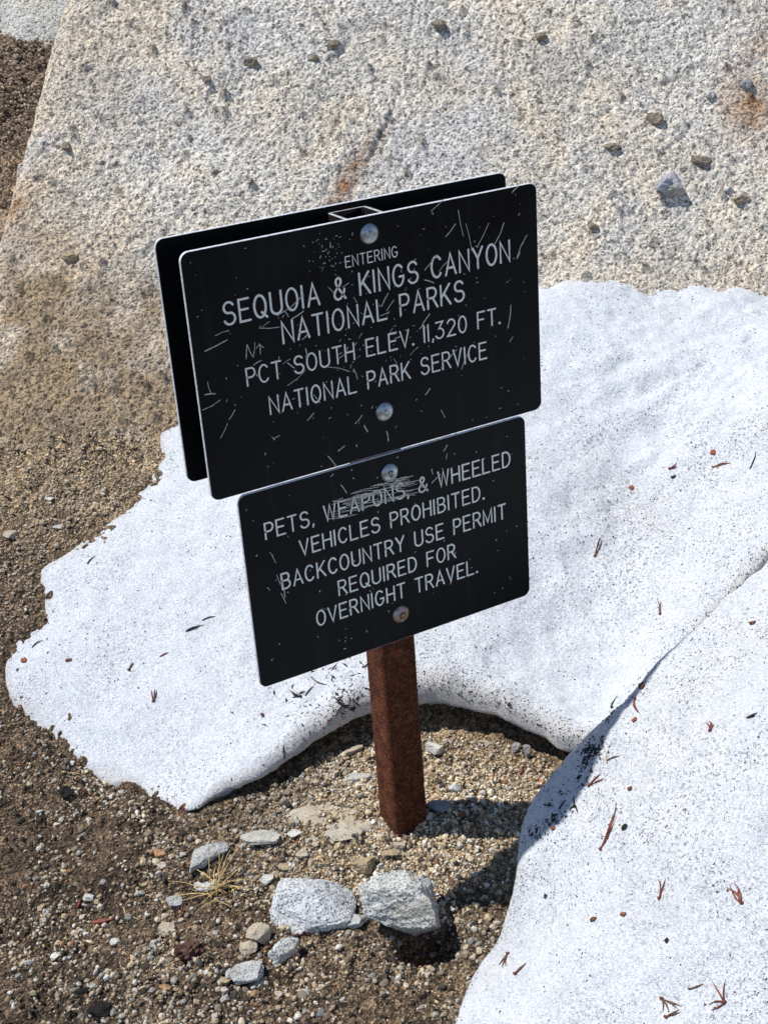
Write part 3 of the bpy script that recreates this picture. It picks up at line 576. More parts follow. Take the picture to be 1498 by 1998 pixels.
CRACKS = [(.024, 1.125, .075, 1.185, .006), (.075, 1.185, .115, 1.255, .003), (.118, 1.262, .150, 1.36, .003), (-.40, 1.03, -.30, 1.10, .003), (.30, 1.02, .42, 1.06, .003), (.60, 1.205, .70, 1.235, .006), (-.03, 1.265, .012, 1.30, .005), (.58, 1.10, .66, 1.15, .004)]
def rock_surface(q, r):
    z = rock_full(q, r)
    for q0, r0, q1, r1, dp in CRACKS:
        dx, dy = q1-q0, r1-r0; t = np.clip(((q-q0)*dx+(r-r0)*dy)/(dx*dx+dy*dy), 0, 1)
        d = np.hypot(q-q0-t*dx, r-r0-t*dy)+.0035*fbm(q, r, .02, 2, 119)
        z = z - dp*2.0*np.exp(-(d/.0035)**2)
    top = 1.75+.1*fbm(q, r*0, .4, 2, 121)
    return z - 2.2*np.maximum(0, r-top)
qs = np.r_[np.arange(-.98, -.70, .02), np.arange(-.70, .86, .0025), np.arange(.87, 1.9, .03)]
rs = np.r_[np.arange(.66, .80, .006), np.arange(.80, 1.40, .0018), np.arange(1.41, 2.3, .03)]
rock = boulder('granite_boulder', qs, rs, rock_surface, rock_colour)
tag(rock, 'huge pale grey granite boulder face rising behind the signs and snow', 'boulder')
rock2 = boulder('granite_boulder', np.arange(-2.6, .3, .012), np.arange(1.55, 3.6, .009),
                lambda q, r: FAR_Z + 1.0*(r-FAR_R) + .25*(q+.8) + .02*fbm(q, r, .3, 4, 131) + .008*fbm(q, r, .03, 3, 133) - 1.5*np.maximum(0, r-2.9),
                lambda q, r: np.array([.60, .60, .57])*(1+.15*fbm(q, r, .08, 3, 135))[..., None])
tag(rock2, 'pale far boulder just visible past the brown recess in the top left corner', 'boulder')

# ---------------------------------------------------------------- snow
def surface_nets(F):
    """closed surface of F > 0 as vertices in index space and quads"""
    S = F > 0
    c = [S[i:S.shape[0]-1+i, j:S.shape[1]-1+j, k:S.shape[2]-1+k] for i in (0, 1) for j in (0, 1) for k in (0, 1)]
    n = sum(x.astype(np.int8) for x in c); act = (n > 0) & (n < 8)
    idx = np.argwhere(act); ids = np.full(act.shape, -1, np.int32); ids[act] = np.arange(len(idx))
    acc = np.zeros((len(idx), 3)); cnt = np.zeros(len(idx))
    corner = [(i, j, k) for i in (0, 1) for j in (0, 1) for k in (0, 1)]
    for a in corner:
        for ax in range(3):
            if a[ax]: continue
            b = list(a); b[ax] = 1
            fa = F[idx[:, 0]+a[0], idx[:, 1]+a[1], idx[:, 2]+a[2]]; fb = F[idx[:, 0]+b[0], idx[:, 1]+b[1], idx[:, 2]+b[2]]
            m = (fa > 0) != (fb > 0); t = np.where(m, fa/(fa-fb+1e-20), 0)
            p = np.array(a, float)[None].repeat(len(idx), 0); p[:, ax] += t
            acc[m] += p[m]; cnt[m] += 1
    V = idx + acc/cnt[:, None]; quads = []
    for ax in range(3):
        u, w = (ax+1) % 3, (ax+2) % 3
        sl0 = [slice(None)]*3; sl1 = [slice(None)]*3; sl0[ax] = slice(0, -1); sl1[ax] = slice(1, None)
        A, B = S[tuple(sl0)], S[tuple(sl1)]; e = np.argwhere(A != B)
        e = e[(e[:, u] > 0) & (e[:, w] > 0) & (e[:, u] < S.shape[u]-1) & (e[:, w] < S.shape[w]-1)]
        def cell(du, dw):
            g = e.copy(); g[:, u] += du; g[:, w] += dw; return ids[g[:, 0], g[:, 1], g[:, 2]]
        qd = np.stack([cell(-1, -1), cell(0, -1), cell(0, 0), cell(-1, 0)], 1)
        flip = ~A[e[:, 0], e[:, 1], e[:, 2]]; qd[flip] = qd[flip][:, ::-1]
        quads.append(qd)
    return V, np.concatenate(quads)
def smin(a, b, k):
    h = np.clip(.5+.5*(b-a)/k, 0, 1); return b+(a-b)*h-k*h*(1-h)
def ridges(q, r):
    u, v = q*.93+r*.36, r*.93-q*.36
    return sstep(.22, .42, q)*sstep(.32, .44, r)*sstep(.80, .68, r)*(.007*fbm(u*.22, v, .045, 3, 261)+.004*fbm(u*.4, v, .018, 2, 263)) + .008*sstep(.25, .4, q)*sstep(.66, .70, r)*sstep(.80, .72, r)
def snow_body(name, q0, q1, r0, r1, h1, step, poly, thick, k, under, seed, dirt, rag):
    qs, rs, hs = np.arange(q0, q1, step), np.arange(r0, r1, step), np.arange(-.024, h1, step)
    Q, R_ = np.meshgrid(qs, rs, indexing='ij')
    d = poly_dist(Q, R_, poly) + rag*fbm(Q, R_, .06, 4, seed+3, .6)*(.35+.65*sstep(-.12, -.3, Q))
    T = thick(Q, R_)
    T = T + (.012*fbm(Q, R_, .13, 3, seed) - .009*np.clip(fbm(Q, R_, .055, 2, seed+9)-.15, 0, 1))*np.clip(T/.06, .15, 1)
    kk = np.minimum(k, .9*np.maximum(T, .006))
    H = hs[None, None]
    u = under(Q, R_)[..., None]*(1-sstep(.30, .52, np.maximum(H, 0)/np.maximum(T, .004)[..., None]))
    F = smin(T[..., None]-H+0*d[..., None], d[..., None]-u, kk[..., None])
    F[0] = F[-1] = -1; F[:, 0] = F[:, -1] = -1; F[:, :, 0] = -1; F[:, :, -1] = -1
    V, Fc = surface_nets(F)
    q = q0+V[:, 0]*step; r = r0+V[:, 1]*step; h = -.024+V[:, 2]*step
    d1, m1 = cells(q, r, .075, seed+21); d2, m2 = cells(q+.3, r, .034, seed+23)
    cup = np.clip(1-(d1/.48)**2, 0, 1)*m1 ; cup2 = np.clip(1-(d2/.45)**2, 0, 1)*(m2 > .6)*m2
    h = h - np.clip((h-.03)/.03, 0, 1)*(.0075*cup+.0035*cup2)
    b = ground_base(q, r)
    side = np.clip(h/.02, 0, 1)
    h = h + np.clip((h-.05)/.03, 0, 1)*ridges(q, r)
    h = h + side*(.0022*fbm(q, r+h, .035, 3, seed+5) + .0012*fbm(q, r+h, .011, 2, seed+7))
    x, y = to_xy(q, r)
    return np.stack([x, y, b+h], 1), Fc, q, r, h
def patch_depth(q, r):
    d = poly_dist(q, r, snow_poly); thin = sstep(-.22, -.36, q)
    T = np.clip(snow_depth(q, r), .006, .30)
    return T*(1-thin) + np.minimum(T, .0015+.20*np.maximum(d, 0))*thin
def patch_under(q, r):
    return .062*sstep(-.28, -.08, q)*sstep(.30, .18, r)+.010*sstep(-.42, -.3, q)*sstep(.2, .1, r)
def dirt_patch(q, r, h):
    s = .22+1.0*fbm(q, r, .085, 4, 201) + .6*sstep(.16, .42, q)*sstep(.62, .45, r)*sstep(.2, .36, r) - .3*sstep(.6, .75, r)
    s = s + .9*fbm(q*.5+r, r*4-q*2, .12, 2, 203)*sstep(.2, .5, q)*sstep(.3, .5, r)
    g = np.clip(.45*fbm(q, r, .09, 4, 205)-.05 + .30*sstep(.25, .45, q)*sstep(.62, .45, r)*sstep(.28, .4, r), 0, 1)
    e = poly_dist(q, r, snow_poly)
    rim = sstep(.035, .0, e)*sstep(-.2, -.12, q)*sstep(.3, .16, r)
    return np.stack([np.clip(s, .05, 1), np.clip(g+.55*rim+.95*sstep(.022, .0, e+.010*fbm(q, r, .02, 3, 207)), 0, 1), 0*s], 1)
def dirt_bank(q, r, h):
    s = .20+1.0*fbm(q, r, .075, 4, 211)+.25*sstep(.15, .4, q)
    g = np.clip(.5*fbm(q, r, .09, 4, 213)+.02, 0, 1)
    return np.stack([np.clip(s, .05, 1), g, 0*s], 1)
V, Fc, q, r, h = snow_body('snow', -.70, 1.15, -.02, 1.12, .33, .0048, snow_poly, patch_depth, .026, patch_under, 221, None, .013)
snow_V, snow_F = V, Fc
snow = link_mesh('snow', mesh_np('snow', V, Fc, dirt_patch(q, r, h)), M_SNOW)
tag(snow, 'old white snow patch curving behind the post up to the boulder', kind='structure')
V, Fc, q, r, h = snow_body('snow', -.06, 1.05, -.78, .36, .40, .0048, bank_poly, lambda q, r: np.clip(bank_top(q, r)-ground_base(q, r), .006, .36), .015, lambda q, r: 0*q+.004, 241, None, .004)
bank_V, bank_F = V, Fc
bank = link_mesh('snow', mesh_np('snow', V, Fc, dirt_bank(q, r, h)), M_SNOW)
tag(bank, 'speckled snow bank at lower right with pine needles on it', kind='structure')

trees = {}
def bvh_of(V, Fc): return BVHTree.FromPolygons([tuple(map(float, v)) for v in V], [tuple(map(int, f)) for f in Fc])
trees['snow'], trees['bank'] = bvh_of(snow_V, snow_F), bvh_of(bank_V, bank_F)
def surface(q, r):
    """height, normal and kind of the topmost surface at a plan point"""
    x, y = to_xy(q, r)
    e = .004
    fs = [('ground', lambda a, b: float(ground_full(np.array([a]), np.array([b]))[0])), ('rock', lambda a, b: float(rock_surface(np.array([a]), np.array([b]))[0]))]
    best = None
    for k, fn in fs:
        z = fn(q, r)
        if best is None or z > best[0]:
            dq = (fn(q+e, r)-fn(q-e, r))/(2*e); dr = (fn(q, r+e)-fn(q, r-e))/(2*e)
            nx, ny = to_xy(-dq, -dr); best = (z, Vector((nx, ny, 1)).normalized(), k)
    for k, t in trees.items():
        hit, nrm, _, _ = t.ray_cast(Vector((x, y, 2.0)), Vector((0, 0, -1)))
        if hit is not None and hit.z > best[0]: best = (hit.z, nrm if nrm.z > 0 else -nrm, k)
    return best
def on_surface(q, r, lift=0.):
    z, n, k = surface(q, r); x, y = to_xy(q, r); return Vector((x, y, z+lift)), n, k

# ---------------------------------------------------------------- the sign
sign = empty('trail_sign', (0, 0, 0))
tag(sign, 'black trail sign panels with engraved white text bolted to a rusty square steel post', 'sign')
def rounded_rect(x0, x1, z0, z1, rad, n=7):
    P = []
    for cx, cz, a0 in ((x1-rad, z1-rad, 0), (x0+rad, z1-rad, 90), (x0+rad, z0+rad, 180), (x1-rad, z0+rad, 270)):
        for i in range(n): a = math.radians(a0+90*i/(n-1)); P.append((cx+rad*math.cos(a), cz+rad*math.sin(a)))
    return P
def plate(x0, x1, z0, z1, y0, y1, mats, label):
    """panel between y0 (front) and y1; the narrow edge shows the bare layer"""
    bm = bmesh.new(); c = .0006; rad = .0105
    rings = []
    for y, ins in ((y0, c), (y0+c, 0), (y1-c, 0), (y1, c)):
        rings.append([bm.verts.new((x, y, z)) for x, z in rounded_rect(x0+ins, x1-ins, z0+ins, z1-ins, rad-ins)])
    n = len(rings[0]); bm.faces.new(rings[0]); bm.faces.new(rings[-1][::-1])
    for a, b in zip(rings, rings[1:]):
        for i in range(n):
            f = bm.faces.new((a[i], b[i], b[(i+1) % n], a[(i+1) % n])); f.material_index = 1
    o = link_mesh('sign_panel', bm_mesh('sign_panel', bm), mats, sign); o['label'] = label; return o
PANEL = plate(-.2287, .2283, .5642, .8520, -.0300, -.0257, [M_PLATE, M_EDGE], 'larger upper front panel reading ENTERING SEQUOIA & KINGS CANYON')
LOWER = plate(-.1984, .2021, .3035, .5618, -.0300, -.0257, [M_PLATE, M_EDGE], 'lower front panel listing prohibited items and permit rule')
REAR = plate(-.2345, .2225, .5696, .8574, .0257, .0300, [M_BACKPLATE, M_EDGE], 'rear panel on the far side of the post, blank black inner face')
# square tube post with rounded corners and an open top
def tube():
    bm = bmesh.new(); s = .0256; t = .0045; rings = []
    zs = [-.12] + [i*.03 for i in range(-1, 28)] + [.850]
    for hw, rr, seq in ((s, .0075, zs), (s-t, .0035, zs[::-1][:8])):
        for z in seq: rings.append([bm.verts.new((x, y, z)) for x, y in rounded_rect(-hw, hw, -hw, hw, rr, 5)])
    n = len(rings[0])
    for a, b in zip(rings, rings[1:]):
        for i in range(n): bm.faces.new((a[i], a[(i+1) % n], b[(i+1) % n], b[i]))
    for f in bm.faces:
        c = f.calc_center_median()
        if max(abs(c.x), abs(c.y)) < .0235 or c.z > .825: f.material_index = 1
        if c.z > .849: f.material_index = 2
    for v in bm.verts:
        v.co.x += .0004*mnoise.noise(Vector((v.co.x*90, v.co.y*90, v.co.z*60)))
    return bm_mesh('post', bm, True)
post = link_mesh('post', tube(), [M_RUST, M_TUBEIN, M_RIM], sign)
def bolt(x, z, mat, stamp):
    bm = bmesh.new(); prof = [(0, .0052), (.0028, .0051), (.0031, .0044), (.006, .0041), (.0088, .0031), (.0108, .0017), (.0117, .0006), (.0117, -.0004)]
    n = 28; rings = []
    for rr, hh in prof: rings.append([bm.verts.new((rr*math.cos(2*math.pi*i/n), -hh, rr*math.sin(2*math.pi*i/n))) for i in range(n)] if rr else [bm.verts.new((0, -hh, 0))])
    for i in range(n): bm.faces.new((rings[0][0], rings[1][i], rings[1][(i+1) % n]))
    for a, b in zip(rings[1:], rings[2:]):
        for i in range(n): bm.faces.new((a[i], b[i], b[(i+1) % n], a[(i+1) % n]))
    o = link_mesh('bolt', bm_mesh('bolt', bm, True), mat, sign); o.location = (x, -.0302, z)
    if stamp:
        bs = bmesh.new()
        for (ax, az, bx, bz) in stamp: ribbon(bs, [(ax, az), (bx, bz)], .0009, -.0053)
        link_mesh('head_mark', bm_mesh('head_mark', bs), M_BARK, o)
    return o

# ---- single-stroke engraved lettering
def arc(cx, cy, rx, ry, a0, a1, n=14):
    return [(cx+rx*math.cos(math.radians(a0+(a1-a0)*i/n)), cy+ry*math.sin(math.radians(a0+(a1-a0)*i/n))) for i in range(n+1)]
G = {
 'A': (.58, [[(0, 0), (.29, 1), (.58, 0)], [(.10, .32), (.48, .32)]]),
 'B': (.52, [[(0, 0), (0, 1), (.27, 1)]+arc(.27, .765, .21, .235, 90, -90)+[(0, .53)], [(.27, .53)]+arc(.27, .265, .25, .265, 90, -90)+[(0, 0)]]),
 'C': (.55, [arc(.29, .5, .29, .5, 42, 318, 24)]),
 'D': (.55, [[(0, 0), (0, 1), (.2, 1)]+arc(.2, .5, .34, .5, 90, -90, 18)+[(0, 0)]]),
 'E': (.50, [[(.49, 1), (0, 1), (0, 0), (.51, 0)], [(0, .53), (.42, .53)]]),
 'F': (.48, [[(.49, 1), (0, 1), (0, 0)], [(0, .53), (.40, .53)]]),
 'G': (.57, [arc(.29, .5, .29, .5, 45, 338, 24)+[(.57, .44), (.34, .44)]]),
 'H': (.54, [[(0, 0), (0, 1)], [(.54, 0), (.54, 1)], [(0, .52), (.54, .52)]]),
 'I': (0, [[(0, 0), (0, 1)]]),
 'K': (.54, [[(0, 0), (0, 1)], [(.51, 1), (0, .37)], [(.17, .58), (.54, 0)]]),
 'L': (.49, [[(0, 1), (0, 0), (.49, 0)]]),
 'M': (.62, [[(0, 0), (0, 1), (.31, .12), (.62, 1), (.62, 0)]]),
 'N': (.54, [[(0, 0), (0, 1), (.54, 0), (.54, 1)]]),
 'O': (.58, [arc(.29, .5, .29, .5, 90, 450, 28)]),
 'P': (.50, [[(0, 0), (0, 1), (.27, 1)]+arc(.27, .735, .23, .265, 90, -90)+[(0, .47)]]),
 'Q': (.60, [arc(.29, .5, .29, .5, 90, 450, 28), [(.36, .22), (.60, -.03)]]),
 'R': (.53, [[(0, 0), (0, 1), (.27, 1)]+arc(.27, .75, .22, .25, 90, -90)+[(0, .50)], [(.27, .50), (.54, 0)]]),
 'S': (.54, [arc(.27, .755, .24, .245, 25, 250, 16)+arc(.27, .265, .27, .265, 65, -160, 16)]),
 'T': (.54, [[(0, 1), (.54, 1)], [(.27, 1), (.27, 0)]]),
 'U': (.55, [[(0, 1), (0, .3)]+arc(.275, .28, .275, .28, 180, 360)+[(.55, 1)]]),
 'V': (.56, [[(0, 1), (.28, 0), (.56, 1)]]),
 'W': (.74, [[(0, 1), (.185, 0), (.37, 1), (.555, 0), (.74, 1)]]),
 'Y': (.56, [[(0, 1), (.28, .48), (.56, 1)], [(.28, .48), (.28, 0)]]),
 '&': (.60, [[(.60, 0), (.17, .66), (.13, .80), (.16, .92), (.24, .99), (.33, .98), (.40, .90), (.40, .78), (.34, .67), (.12, .46), (.03, .32), (.02, .18), (.09, .05), (.20, 0), (.33, .03), (.45, .15), (.53, .29), (.57, .44)]]),
 '1': (0, [[(0, 0), (0, 1)]]),
 '2': (.53, [arc(.26, .73, .25, .27, 165, -25, 14)+[(0, 0), (.53, 0)]]),
 '3': (.54, [[(.02, 1), (.50, 1), (.22, .60)]+arc(.25, .305, .28, .305, 85, -155, 16)]),
 '0': (.52, [arc(.26, .5, .26, .5, 90, 450, 28)]),
 '.': (.02, [[(0, .03), (.025, .03)]]), ',': (.04, [[(.04, .05), (.0, -.12)]]),
}
_layer = [0]
def ribbon(bm, P, w, y):
    """flat stroke of width w with mitred corners and round ends in the plane y"""
    P = [Vector(p) for p in P]
    P = [p for i, p in enumerate(P) if i == 0 or (p-P[i-1]).length > 1e-6]
    L, Rr = [], []; n = len(P)
    closed = (P[0]-P[-1]).length < 1e-5
    for i, p in enumerate(P):
        a = (P[i]-P[i-1]).normalized() if i else ((P[-1]-P[-2]).normalized() if closed else None)
        b = (P[i+1]-P[i]).normalized() if i < n-1 else ((P[1]-P[0]).normalized() if closed else None)
        if a is None: a = b
        if b is None: b = a
        t = a+b
        if t.length < .3: t = a
        t.normalize(); nn = Vector((-t.y, t.x)); k = 1/max(.45, nn.dot(Vector((-a.y, a.x))))
        L.append(p+nn*w/2*k); Rr.append(p-nn*w/2*k)
    V = lambda p: bm.verts.new((p.x, y, p.y))
    vl, vr = [V(p) for p in L], [V(p) for p in Rr]
    for i in range(n-1): bm.faces.new((vl[i], vr[i], vr[i+1], vl[i+1]))
    if not closed:
        for p, q, a, b in ((P[0], P[1], vl[0], vr[0]), (P[-1], P[-2], vr[-1], vl[-1])):
            d = (p-q).normalized(); s = Vector((-d.y, d.x)); cap = []
            sgn = 1
            for j in range(1, 5):
                an = math.pi*j/5; cap.append(V(p+(s*math.cos(an)*-1+d*math.sin(an))*w/2))
            ring = [a]+cap+[b]
            try: bm.faces.new(ring)
            except ValueError: pass
def text_line(text, x0, x1, z0, z1, panel, wfac=.106):
    h = z1-z0; nat = 0; xs = []
    for ch in text:
        if ch == ' ': nat += .56; xs.append(None); continue
        xs.append(nat); nat += G[ch][0]+(.25 if ch not in '.,' else .20)
        if ch in 'I1': nat += .03
    last = text.rstrip()[-1]; nat -= .25 if last not in '.,' else .2
    sx = (x1-x0)/nat; bm = bmesh.new()
    for ch, x in zip(text, xs):
        if x is None: continue
        for st in G[ch][1]:
            _layer[0] = (_layer[0]+1) % 9
            j = [random.uniform(-.006, .006) for _ in range(2)]
            w = h*wfac*(1.5 if ch == '.' else 1)*random.uniform(.93, 1.07)
            ribbon(bm, [(x0+(x+px+j[0])*sx, z0+(pz+j[1])*h) for px, pz in st], w, -.03012-.000012*_layer[0])
    me = bm_mesh('lettering', bm)
    return link_mesh('lettering', me, M_LETTER, panel)
for t, x0, x1, z0, z1 in (('ENTERING', -.0341, .0330, .7990, .8112), ('SEQUOIA & KINGS CANYON', -.1872, .1865, .7643, .7891),
                          ('NATIONAL PARKS', -.1200, .1195, .7292, .7535), ('PCT SOUTH ELEV. 11,320 FT.', -.1690, .1690, .6900, .7100),
                          ('NATIONAL PARK SERVICE', -.1450, .1480, .6503, .6708)):
    text_line(t, x0, x1, z0, z1, PANEL)
for t, x0, x1, z0, z1 in (('PETS, WEAPONS, & WHEELED', -.1685, .1770, .4990, .5190), ('VEHICLES PROHIBITED.', -.1265, .1350, .4642, .4838),
                          ('BACKCOUNTRY USE PERMIT', -.1545, .1672, .4278, .4480), ('REQUIRED FOR', -.0805, .0885, .3950, .4145),
                          ('OVERNIGHT TRAVEL.', -.1140, .1200, .3630, .3830)):
    text_line(t, x0, x1, z0, z1, LOWER, .112)
def scratch_part(items, w0, bm, zlo, zhi):
    for i, (xa, za, xb, zb) in enumerate(items):
        if not (zlo < (za+zb)/2 < zhi): continue
        m = Vector(((xa+xb)/2, (za+zb)/2)); off = Vector((za-zb, xb-xa))*random.uniform(-.06, .06)
        ribbon(bm, [(xa, za), (m.x+off.x, m.y+off.y), (xb, zb)], w0*random.uniform(.5, 1.2), -.03030-.000006*(i % 40))
    return bm
rx = random.Random(5)
ticks = []
for i in range(190):
    x, z = rx.uniform(-.22, .22), rx.uniform(.57, .845); a = rx.gauss(.7, .9); L = rx.choice((.0006, .0008, .001, .0015, .003))
    if rx.random() < .35: x, z = rx.gauss(-.02, .06), rx.gauss(.72, .05)
    ticks.append((x, z, x+L*math.cos(a), z+L*math.sin(a)))
for i in range(46):
    x, z = rx.gauss(-.052, .013), rx.gauss(.822, .015); a = rx.uniform(0, 3.1); L = rx.choice((.0006, .0009, .0014, .0026))
    ticks.append((x, z, x+L*math.cos(a), z+L*math.sin(a)))
lticks = []
for i in range(80):
    x, z = rx.uniform(-.19, .195), rx.uniform(.31, .555); a = rx.gauss(.9, .9); L = rx.choice((.001, .0015, .002))
    lticks.append((x, z, x+L*math.cos(a), z+L*math.sin(a)))
bm = bmesh.new()
scratch_part(SCRATCHES+[(.1172, .838, .1225, .806)], .0011, bm, .566, .85)
scratch_part([t for t in ticks if abs(t[0]) < .222 and t[1] < .846], .0008, bm, .566, .85)
tag(link_mesh('scratches', bm_mesh('scratches', bm), M_SCRATCH, PANEL), kind='stuff')
bm = bmesh.new()
scratch_part(SCRATCHES+lticks, .0010, bm, .305, .560)
scratch_part(SCRIBBLE[:72], .0007, bm, .305, .560)
tag(link_mesh('scratches', bm_mesh('scratches', bm), M_SCRATCH, LOWER), kind='stuff')
bolt(-.0015, .8316, M_ZINC, None); bolt(.0010, .6169, M_ZINC, None)
bolt(.0018, .5374, M_ZINC, [(-.004, .003, .002, .004), (.002, .004, -.001, -.004), (-.001, -.004, -.004, .003)])
bolt(.0030, .3405, M_ZINCRUST, [(-.003, -.004, -.003, .003), (-.003, .003, .003, .004), (.003, .004, .0035, -.001)])['label'] = 'rusty lowest bolt head'

# ---------------------------------------------------------------- stones
ICO = {}
def ico(sub):
    if sub not in ICO:
        bm = bmesh.new(); bmesh.ops.create_icosphere(bm, subdivisions=sub, radius=1)
        ICO[sub] = ([v.co.copy() for v in bm.verts], [tuple(v.index for v in f.verts) for f in bm.faces]); bm.free()
    return ICO[sub]
def rock_shape(seed, dims, cuts=9, rough=.12, sub=4, box=.35, bend=0, dmin=.48):
    rr = random.Random(seed); VV, FF = ico(sub); planes = []
    for i in range(cuts):
        n = Vector((rr.gauss(0, 1), rr.gauss(0, 1), rr.gauss(0, 1))).normalized(); planes.append((n, rr.uniform(dmin, .88)))
    off = Vector((rr.uniform(0, 90), rr.uniform(0, 90), rr.uniform(0, 90))); out = []
    for v in VV:
        p = v.copy()
        m = max(abs(p.x), abs(p.y), abs(p.z)); p = p.lerp(p/m*.86, box)
        for n, d in planes:
            s = p.dot(n)-d
            if s > 0: p -= n*s*.985
        nz = mnoise.fractal(p*1.6+off, .9, 2.1, 3)*rough*.55 + mnoise.noise(p*6+off)*rough*.25 + mnoise.noise(p*14+off)*rough*.22
        p += v*nz
        q = Vector((p.x*dims[0]/2, p.y*dims[1]/2, p.z*dims[2]/2))
        if bend: q.y += bend*(q.x/(dims[0]/2))**2*dims[1]
        out.append(q)
    lo = [min(q[i] for q in out) for i in range(3)]; hi = [max(q[i] for q in out) for i in range(3)]
    for q in out:
        for i in range(3): q[i] = (q[i]-(lo[i]+hi[i])/2)*dims[i]/(hi[i]-lo[i])
    return out, FF
AZ = math.atan2(-FX, FY)          # turns local x to the picture's right, local y away from the camera
def add_stone(name, q, r, w, h, kind, label, seed, cat='stone', shape=None, group=None):
    s = dict(dep=.8, tall=.62, cuts=12, rough=.15, sub=4, box=.35, bend=0, turn=random.uniform(-.15, .15), tip=0., sink=.22)
    s.update(shape or {})
    if 'dims' in s: dims = s['dims']
    else:
        dep = max(w*s['dep'], .3*h); tall = max((h-.60*dep)/.78, .35*h)
        dims = (w, dep, tall)
    VV, FF = rock_shape(seed, dims, s['cuts'], s['rough'], s['sub'], s['box'], s['bend'])
    me = bpy.data.meshes.new(name); me.from_pydata([tuple(v) for v in VV], [], FF); me.update()
    if s.get('smooth', False):
        for p in me.polygons: p.use_smooth = True
    o = link_mesh(name, me, STONE[kind])
    pos, n, k = on_surface(q, r)
    if k == 'rock': pos += n*(dims[2]*(.5-s['sink']))
    else:
        lift = dims[2]*(.5-s['sink']); x, y = to_xy(q, r-lift*1.25)
        r2 = r-lift*1.25; pos, n, k = on_surface(q, r2); pos.z += lift
    o.location = pos
    rot = Matrix.Rotation(AZ+s['turn'], 4, 'Z') @ Matrix.Rotation(s['tip'], 4, 'Y')
    if k == 'rock':
        rot = Vector((0, 0, 1)).rotation_difference(n.lerp(Vector((0, 0, 1)), .35).normalized()).to_matrix().to_4x4() @ rot
    o.rotation_euler = rot.to_euler()
    return tag(o, label, cat, group)
SPECIAL = {
 0: dict(dims=(.116, .098, .055), sub=5, box=.55, cuts=14, rough=.12, sink=.30, turn=.06, smooth=False),
 1: dict(dims=(.104, .078, .094), sub=5, box=.3, cuts=20, rough=.14, sink=.16, turn=-.1, smooth=False),
 2: dict(dims=(.064, .036, .018), box=.4, cuts=8, rough=.1, tip=-.35, sink=.0, bend=-.5, sub=4, turn=.6),
 7: dict(dims=(.056, .030, .010), box=.6, sink=.22), 8: dict(dims=(.047, .024, .010), box=.5, sink=.2),
 9: dict(dims=(.034, .010, .009), box=.1, turn=.5, sink=.1), 4: dict(dims=(.030, .018, .018), box=.7, cuts=6, rough=.06, turn=-.35),
 13: dict(dims=(.046, .018, .028), tip=-.5, turn=.5, box=.3), 11: dict(dims=(.034, .026, .026)),
 23: dict(dims=(.011, .010, .024), sink=.1), 22: dict(dims=(.016, .012, .018)),
}
for i, (q, r, w, h, kind, label) in enumerate(STONES):
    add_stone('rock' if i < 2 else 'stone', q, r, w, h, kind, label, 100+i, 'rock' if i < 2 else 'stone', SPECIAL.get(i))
for i, (q, r, w, h, kind, label) in enumerate(BOULDER_CHIPS):
    add_stone('rock_chip', q, r, w, h, kind, label, 300+i, 'stone', dict(dims=(w, h*.9, .8*min(w, h)), sink=.48, rough=.34, cuts=10, box=.6 if i == 0 else .3, sub=4))
# loose pebbles that nothing tells apart
pr = random.Random(11); placed = 0; protos = []
for kind in ('creamstone', 'creamstone', 'greywhite', 'tan', 'white', 'rustpebble'):
    VV, FF = rock_shape(500+len(protos), (1, .8, .62), 8, .12, 2, .3)
    me = bpy.data.meshes.new('pebble'); me.from_pydata([tuple(v) for v in VV], [], FF); me.update(); me.materials.append(STONE[kind])
    for p in me.polygons: p.use_smooth = True
    protos.append(me)
while placed < 110:
    q, r = pr.uniform(-.52, .10), pr.uniform(-.36, .16)
    if pr.random() > .25 + .75*sstep(-.42, -.15, q): continue
    qa, ra = np.array([q]), np.array([r])
    if poly_dist(qa, ra, snow_poly)[0] > -.02 or poly_dist(qa, ra, bank_poly)[0] > -.02: continue
    if any(math.hypot(q-s[0], r-s[1]) < .55*max(s[2], s[3])+.012 for s in STONES) or (abs(q) < .045 and abs(r) < .045): continue
    s = pr.choice((.008, .009, .010, .012, .014))
    o = bpy.data.objects.new('pebble', protos[pr.randrange(6)]); COL.objects.link(o)
    pos, n, k = on_surface(q, r, s*.10); o.location = pos; o.scale = (s, s, s)
    o.rotation_euler = (pr.uniform(-.5, .5), pr.uniform(-.5, .5), pr.uniform(0, 6.28))
    tag(o, 'small loose pebble lying among the grit left of and in front of the post', 'pebble', 'loose pebbles on the gravel'); placed += 1

# ---------------------------------------------------------------- grit: countless grains
def grains(N, region, size, seed):
    g = np.random.default_rng(seed); q0, q1, r0, r1 = region
    q, r = g.uniform(q0, q1, N), g.uniform(r0, r1, N)
    ok = (poly_dist(q, r, snow_poly) < -.004) & (poly_dist(q, r, bank_poly) < .01) & (ground_base(q, r) > rock_base(q, r)-.04*g.uniform(size=N)**2)
    ok &= g.uniform(size=N) < np.clip(.60+1.1*fbm(q, r, .08, 4, seed)-.25*sstep(-.25, -.5, q)*sstep(.2, .1, r), .06, 1)
    q, r = q[ok], r[ok]; return q, r, g.choice(size, len(q))*g.uniform(.75, 1.3, len(q))
parts = [grains(30000, (-.72, .22, -.42, .20), [.0024, .0026, .003, .0034, .0038, .0044, .0055, .008], 401), grains(17000, (-.80, -.26, .16, 1.0), [.0026, .003, .0034, .004, .005, .0065], 403),
         grains(12000, (-.22, .26, -.12, .24), [.0024, .0028, .0034, .0045], 405), grains(8000, (-1.0, -.56, 1.12, 2.1), [.004, .005, .007, .010], 407)]
q = np.concatenate([p[0] for p in parts]); r = np.concatenate([p[1] for p in parts]); s = np.concatenate([p[2] for p in parts])
